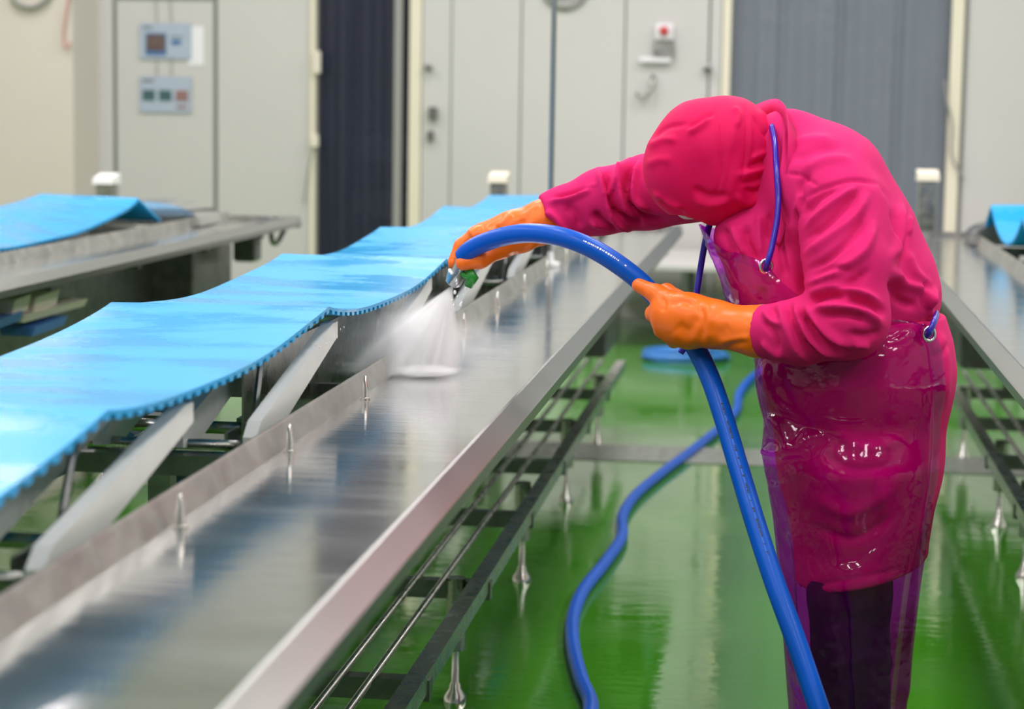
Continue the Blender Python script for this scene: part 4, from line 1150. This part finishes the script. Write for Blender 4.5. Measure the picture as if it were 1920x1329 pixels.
# coiled hose far down the aisle
cl = W(1285, 668, Z=.02); mb = MB(); pts = []
for k in range(70):
    a = k * .42; r = .19 + .015*math.sin(k*.8)
    pts.append((cl[0] + r*1.25*math.cos(a), cl[1] + r*math.sin(a), .02 + .02*(k/70)))
o = mb.tube(catmull(pts, 3), .016, 8).build('coiled_hose', M['hose_pale'], None, True)
tag(o, 'pale blue hose coiled on the floor at the far end of the aisle', 'hose')

# ------------------------------------------------------------------ spray and drops
def vol_mat(name, dens, kind, axis=None):
    m = bpy.data.materials.new(name); m.use_nodes = True; nt = m.node_tree
    for n in list(nt.nodes): nt.nodes.remove(n)
    out = nt.nodes.new('ShaderNodeOutputMaterial'); vs = nt.nodes.new('ShaderNodeVolumeScatter')
    vs.inputs['Color'].default_value = (1, 1, 1, 1); vs.inputs['Anisotropy'].default_value = 0.2
    nt.links.new(vs.outputs[0], out.inputs['Volume'])
    tc = nt.nodes.new('ShaderNodeTexCoord')
    def math_(op, a, b=None, clamp=False):
        n = nt.nodes.new('ShaderNodeMath'); n.operation = op; n.use_clamp = clamp
        for i, q in enumerate((a, b)):
            if q is None: continue
            if isinstance(q, (int, float)): n.inputs[i].default_value = q
            else: nt.links.new(q, n.inputs[i])
        return n.outputs[0]
    def vm(op, a, b=None):
        n = nt.nodes.new('ShaderNodeVectorMath'); n.operation = op; nt.links.new(a, n.inputs[0])
        if b is not None: n.inputs[1].default_value = b
        return n
    nz_ = nt.nodes.new('ShaderNodeTexNoise')
    if kind == 'cone':
        r = vm('LENGTH', tc.outputs['Object']).outputs['Value']
        u = vm('NORMALIZE', tc.outputs['Object']).outputs['Vector']
        ca = vm('DOT_PRODUCT', u, axis).outputs['Value']
        nz_.inputs['Scale'].default_value = 9.0; nz_.inputs['Detail'].default_value = 3
        nt.links.new(u, nz_.inputs['Vector'])
        st = math_('MULTIPLY', math_('SUBTRACT', nz_.outputs['Fac'], .36), 5.5, False)
        st = math_('MAXIMUM', st, .10)
        edge = nt.nodes.new('ShaderNodeMapRange'); edge.interpolation_type = 'SMOOTHSTEP'
        edge.inputs[1].default_value = math.cos(math.radians(33)); edge.inputs[2].default_value = math.cos(math.radians(3))
        nt.links.new(ca, edge.inputs[0])
        fall = math_('POWER', math_('DIVIDE', .08, math_('MAXIMUM', r, .006)), 1.05)
        d = math_('MULTIPLY', math_('MULTIPLY', st, edge.outputs[0]), math_('MULTIPLY', fall, dens))
    else:
        r = vm('LENGTH', tc.outputs['Object']).outputs['Value']
        fo = nt.nodes.new('ShaderNodeMapRange'); fo.interpolation_type = 'SMOOTHSTEP'
        fo.inputs[1].default_value = 1.0; fo.inputs[2].default_value = .15; fo.inputs[3].default_value = 0; fo.inputs[4].default_value = 1
        nt.links.new(r, fo.inputs[0])
        nz_.inputs['Scale'].default_value = 2.5; nt.links.new(tc.outputs['Object'], nz_.inputs['Vector'])
        st = math_('MAXIMUM', math_('MULTIPLY', math_('SUBTRACT', nz_.outputs['Fac'], .25), 3.0), .1)
        d = math_('MULTIPLY', math_('MULTIPLY', st, fo.outputs[0]), dens)
    nt.links.new(d, vs.inputs['Density'])
    return m
hit = W(775, 694, Z=.884)
ax = hit - tip; axn = ax / np.linalg.norm(ax)
mb = MB(); rings = []
e1 = np.cross(axn, [0, 1.0, 0]); e1 /= np.linalg.norm(e1); e2 = np.cross(axn, e1)
zc_ = .885
for k in range(28):
    a = 2*math.pi*k/28
    dirn = axn + math.tan(math.radians(33))*(math.cos(a)*e1 + math.sin(a)*e2)
    top_ = .008 * (math.cos(a)*e1 + math.sin(a)*e2)
    tq = (zc_ - tip[2]) / dirn[2]
    tq = min(tq, .30)
    rings.append((top_, dirn * tq))
mb.loft([[r_[0] for r_ in rings], [r_[1] for r_ in rings]], True, True)
sp = mb.build('water_spray', vol_mat('spray_mist_cone', 120.0, 'cone', tuple(axn)))
sp.location = tuple(tip)
tag(sp, 'white fan of water spraying from the nozzle down onto the steel tray', 'water spray', None, 'stuff')
def mist(label, c, r, dens, name):
    mb = MB(); rr = [(math.sin(math.pi*k/12), -math.cos(math.pi*k/12)) for k in range(1, 12)]
    mb.lathe(rr, (0, 0, 0), 24)
    o = mb.build(name, vol_mat(name + '_vapour', dens, 'ball')); o.location = tuple(c); o.scale = r
    return tag(o, label, 'mist', None, 'stuff')
mist('bright white splash where the spray strikes the tray', W(798, 694, Z=.893), (.075, .06, .013), 300.0, 'splash')
mist('thin grey mist drifting left of the spray under the belt edge', W(735, 640, Y=4.26) + np.array([0, 0, .0]), (.22, .20, .12), 13.0, 'spray_mist')
mist('faint mist spreading over the tray right of the spray', W(900, 650, Y=4.5), (.16, .30, .06), 1.6, 'spray_mist')
# drops: flung from the nozzle, dripping from the belt edge, beads on the apron
def drop_mb(c, r, sx=1.0):
    return [(r*math.sin(math.pi*k/6), r*sx*(-math.cos(math.pi*k/6))) for k in range(1, 6)]
mb = MB(); rr = random.Random(4)
M['water'] = mat('bright_water_drop', (.9, .93, .95, 1), .05, 0.0, spec=.8)
for px, py, r in ((853,548,.0032),(858,556,.0022),(848,563,.0018),(851,572,.0024),(864,571,.0034),(866,567,.002),(846,580,.0016),(873,541,.0024),(869,552,.0016)):
    mb.lathe(drop_mb(None, r, 1.5), W(px, py, Y=4.2), 8)
for i in range(9):
    px = 600 + i*8 + rr.random()*4; yb = 4.0
    c_ = W(645 - i*6.5, 612 + i*4.2 + rr.random()*14, X=XM + .2)
    mb.lathe(drop_mb(None,   .0007 + rr.random()*.0005, 2.5), c_, 6)
o = mb.build('water_drops', M['water'], None, True)
tag(o, 'small water drops falling from the nozzle and the wet belt edge', 'water drops', None, 'stuff')
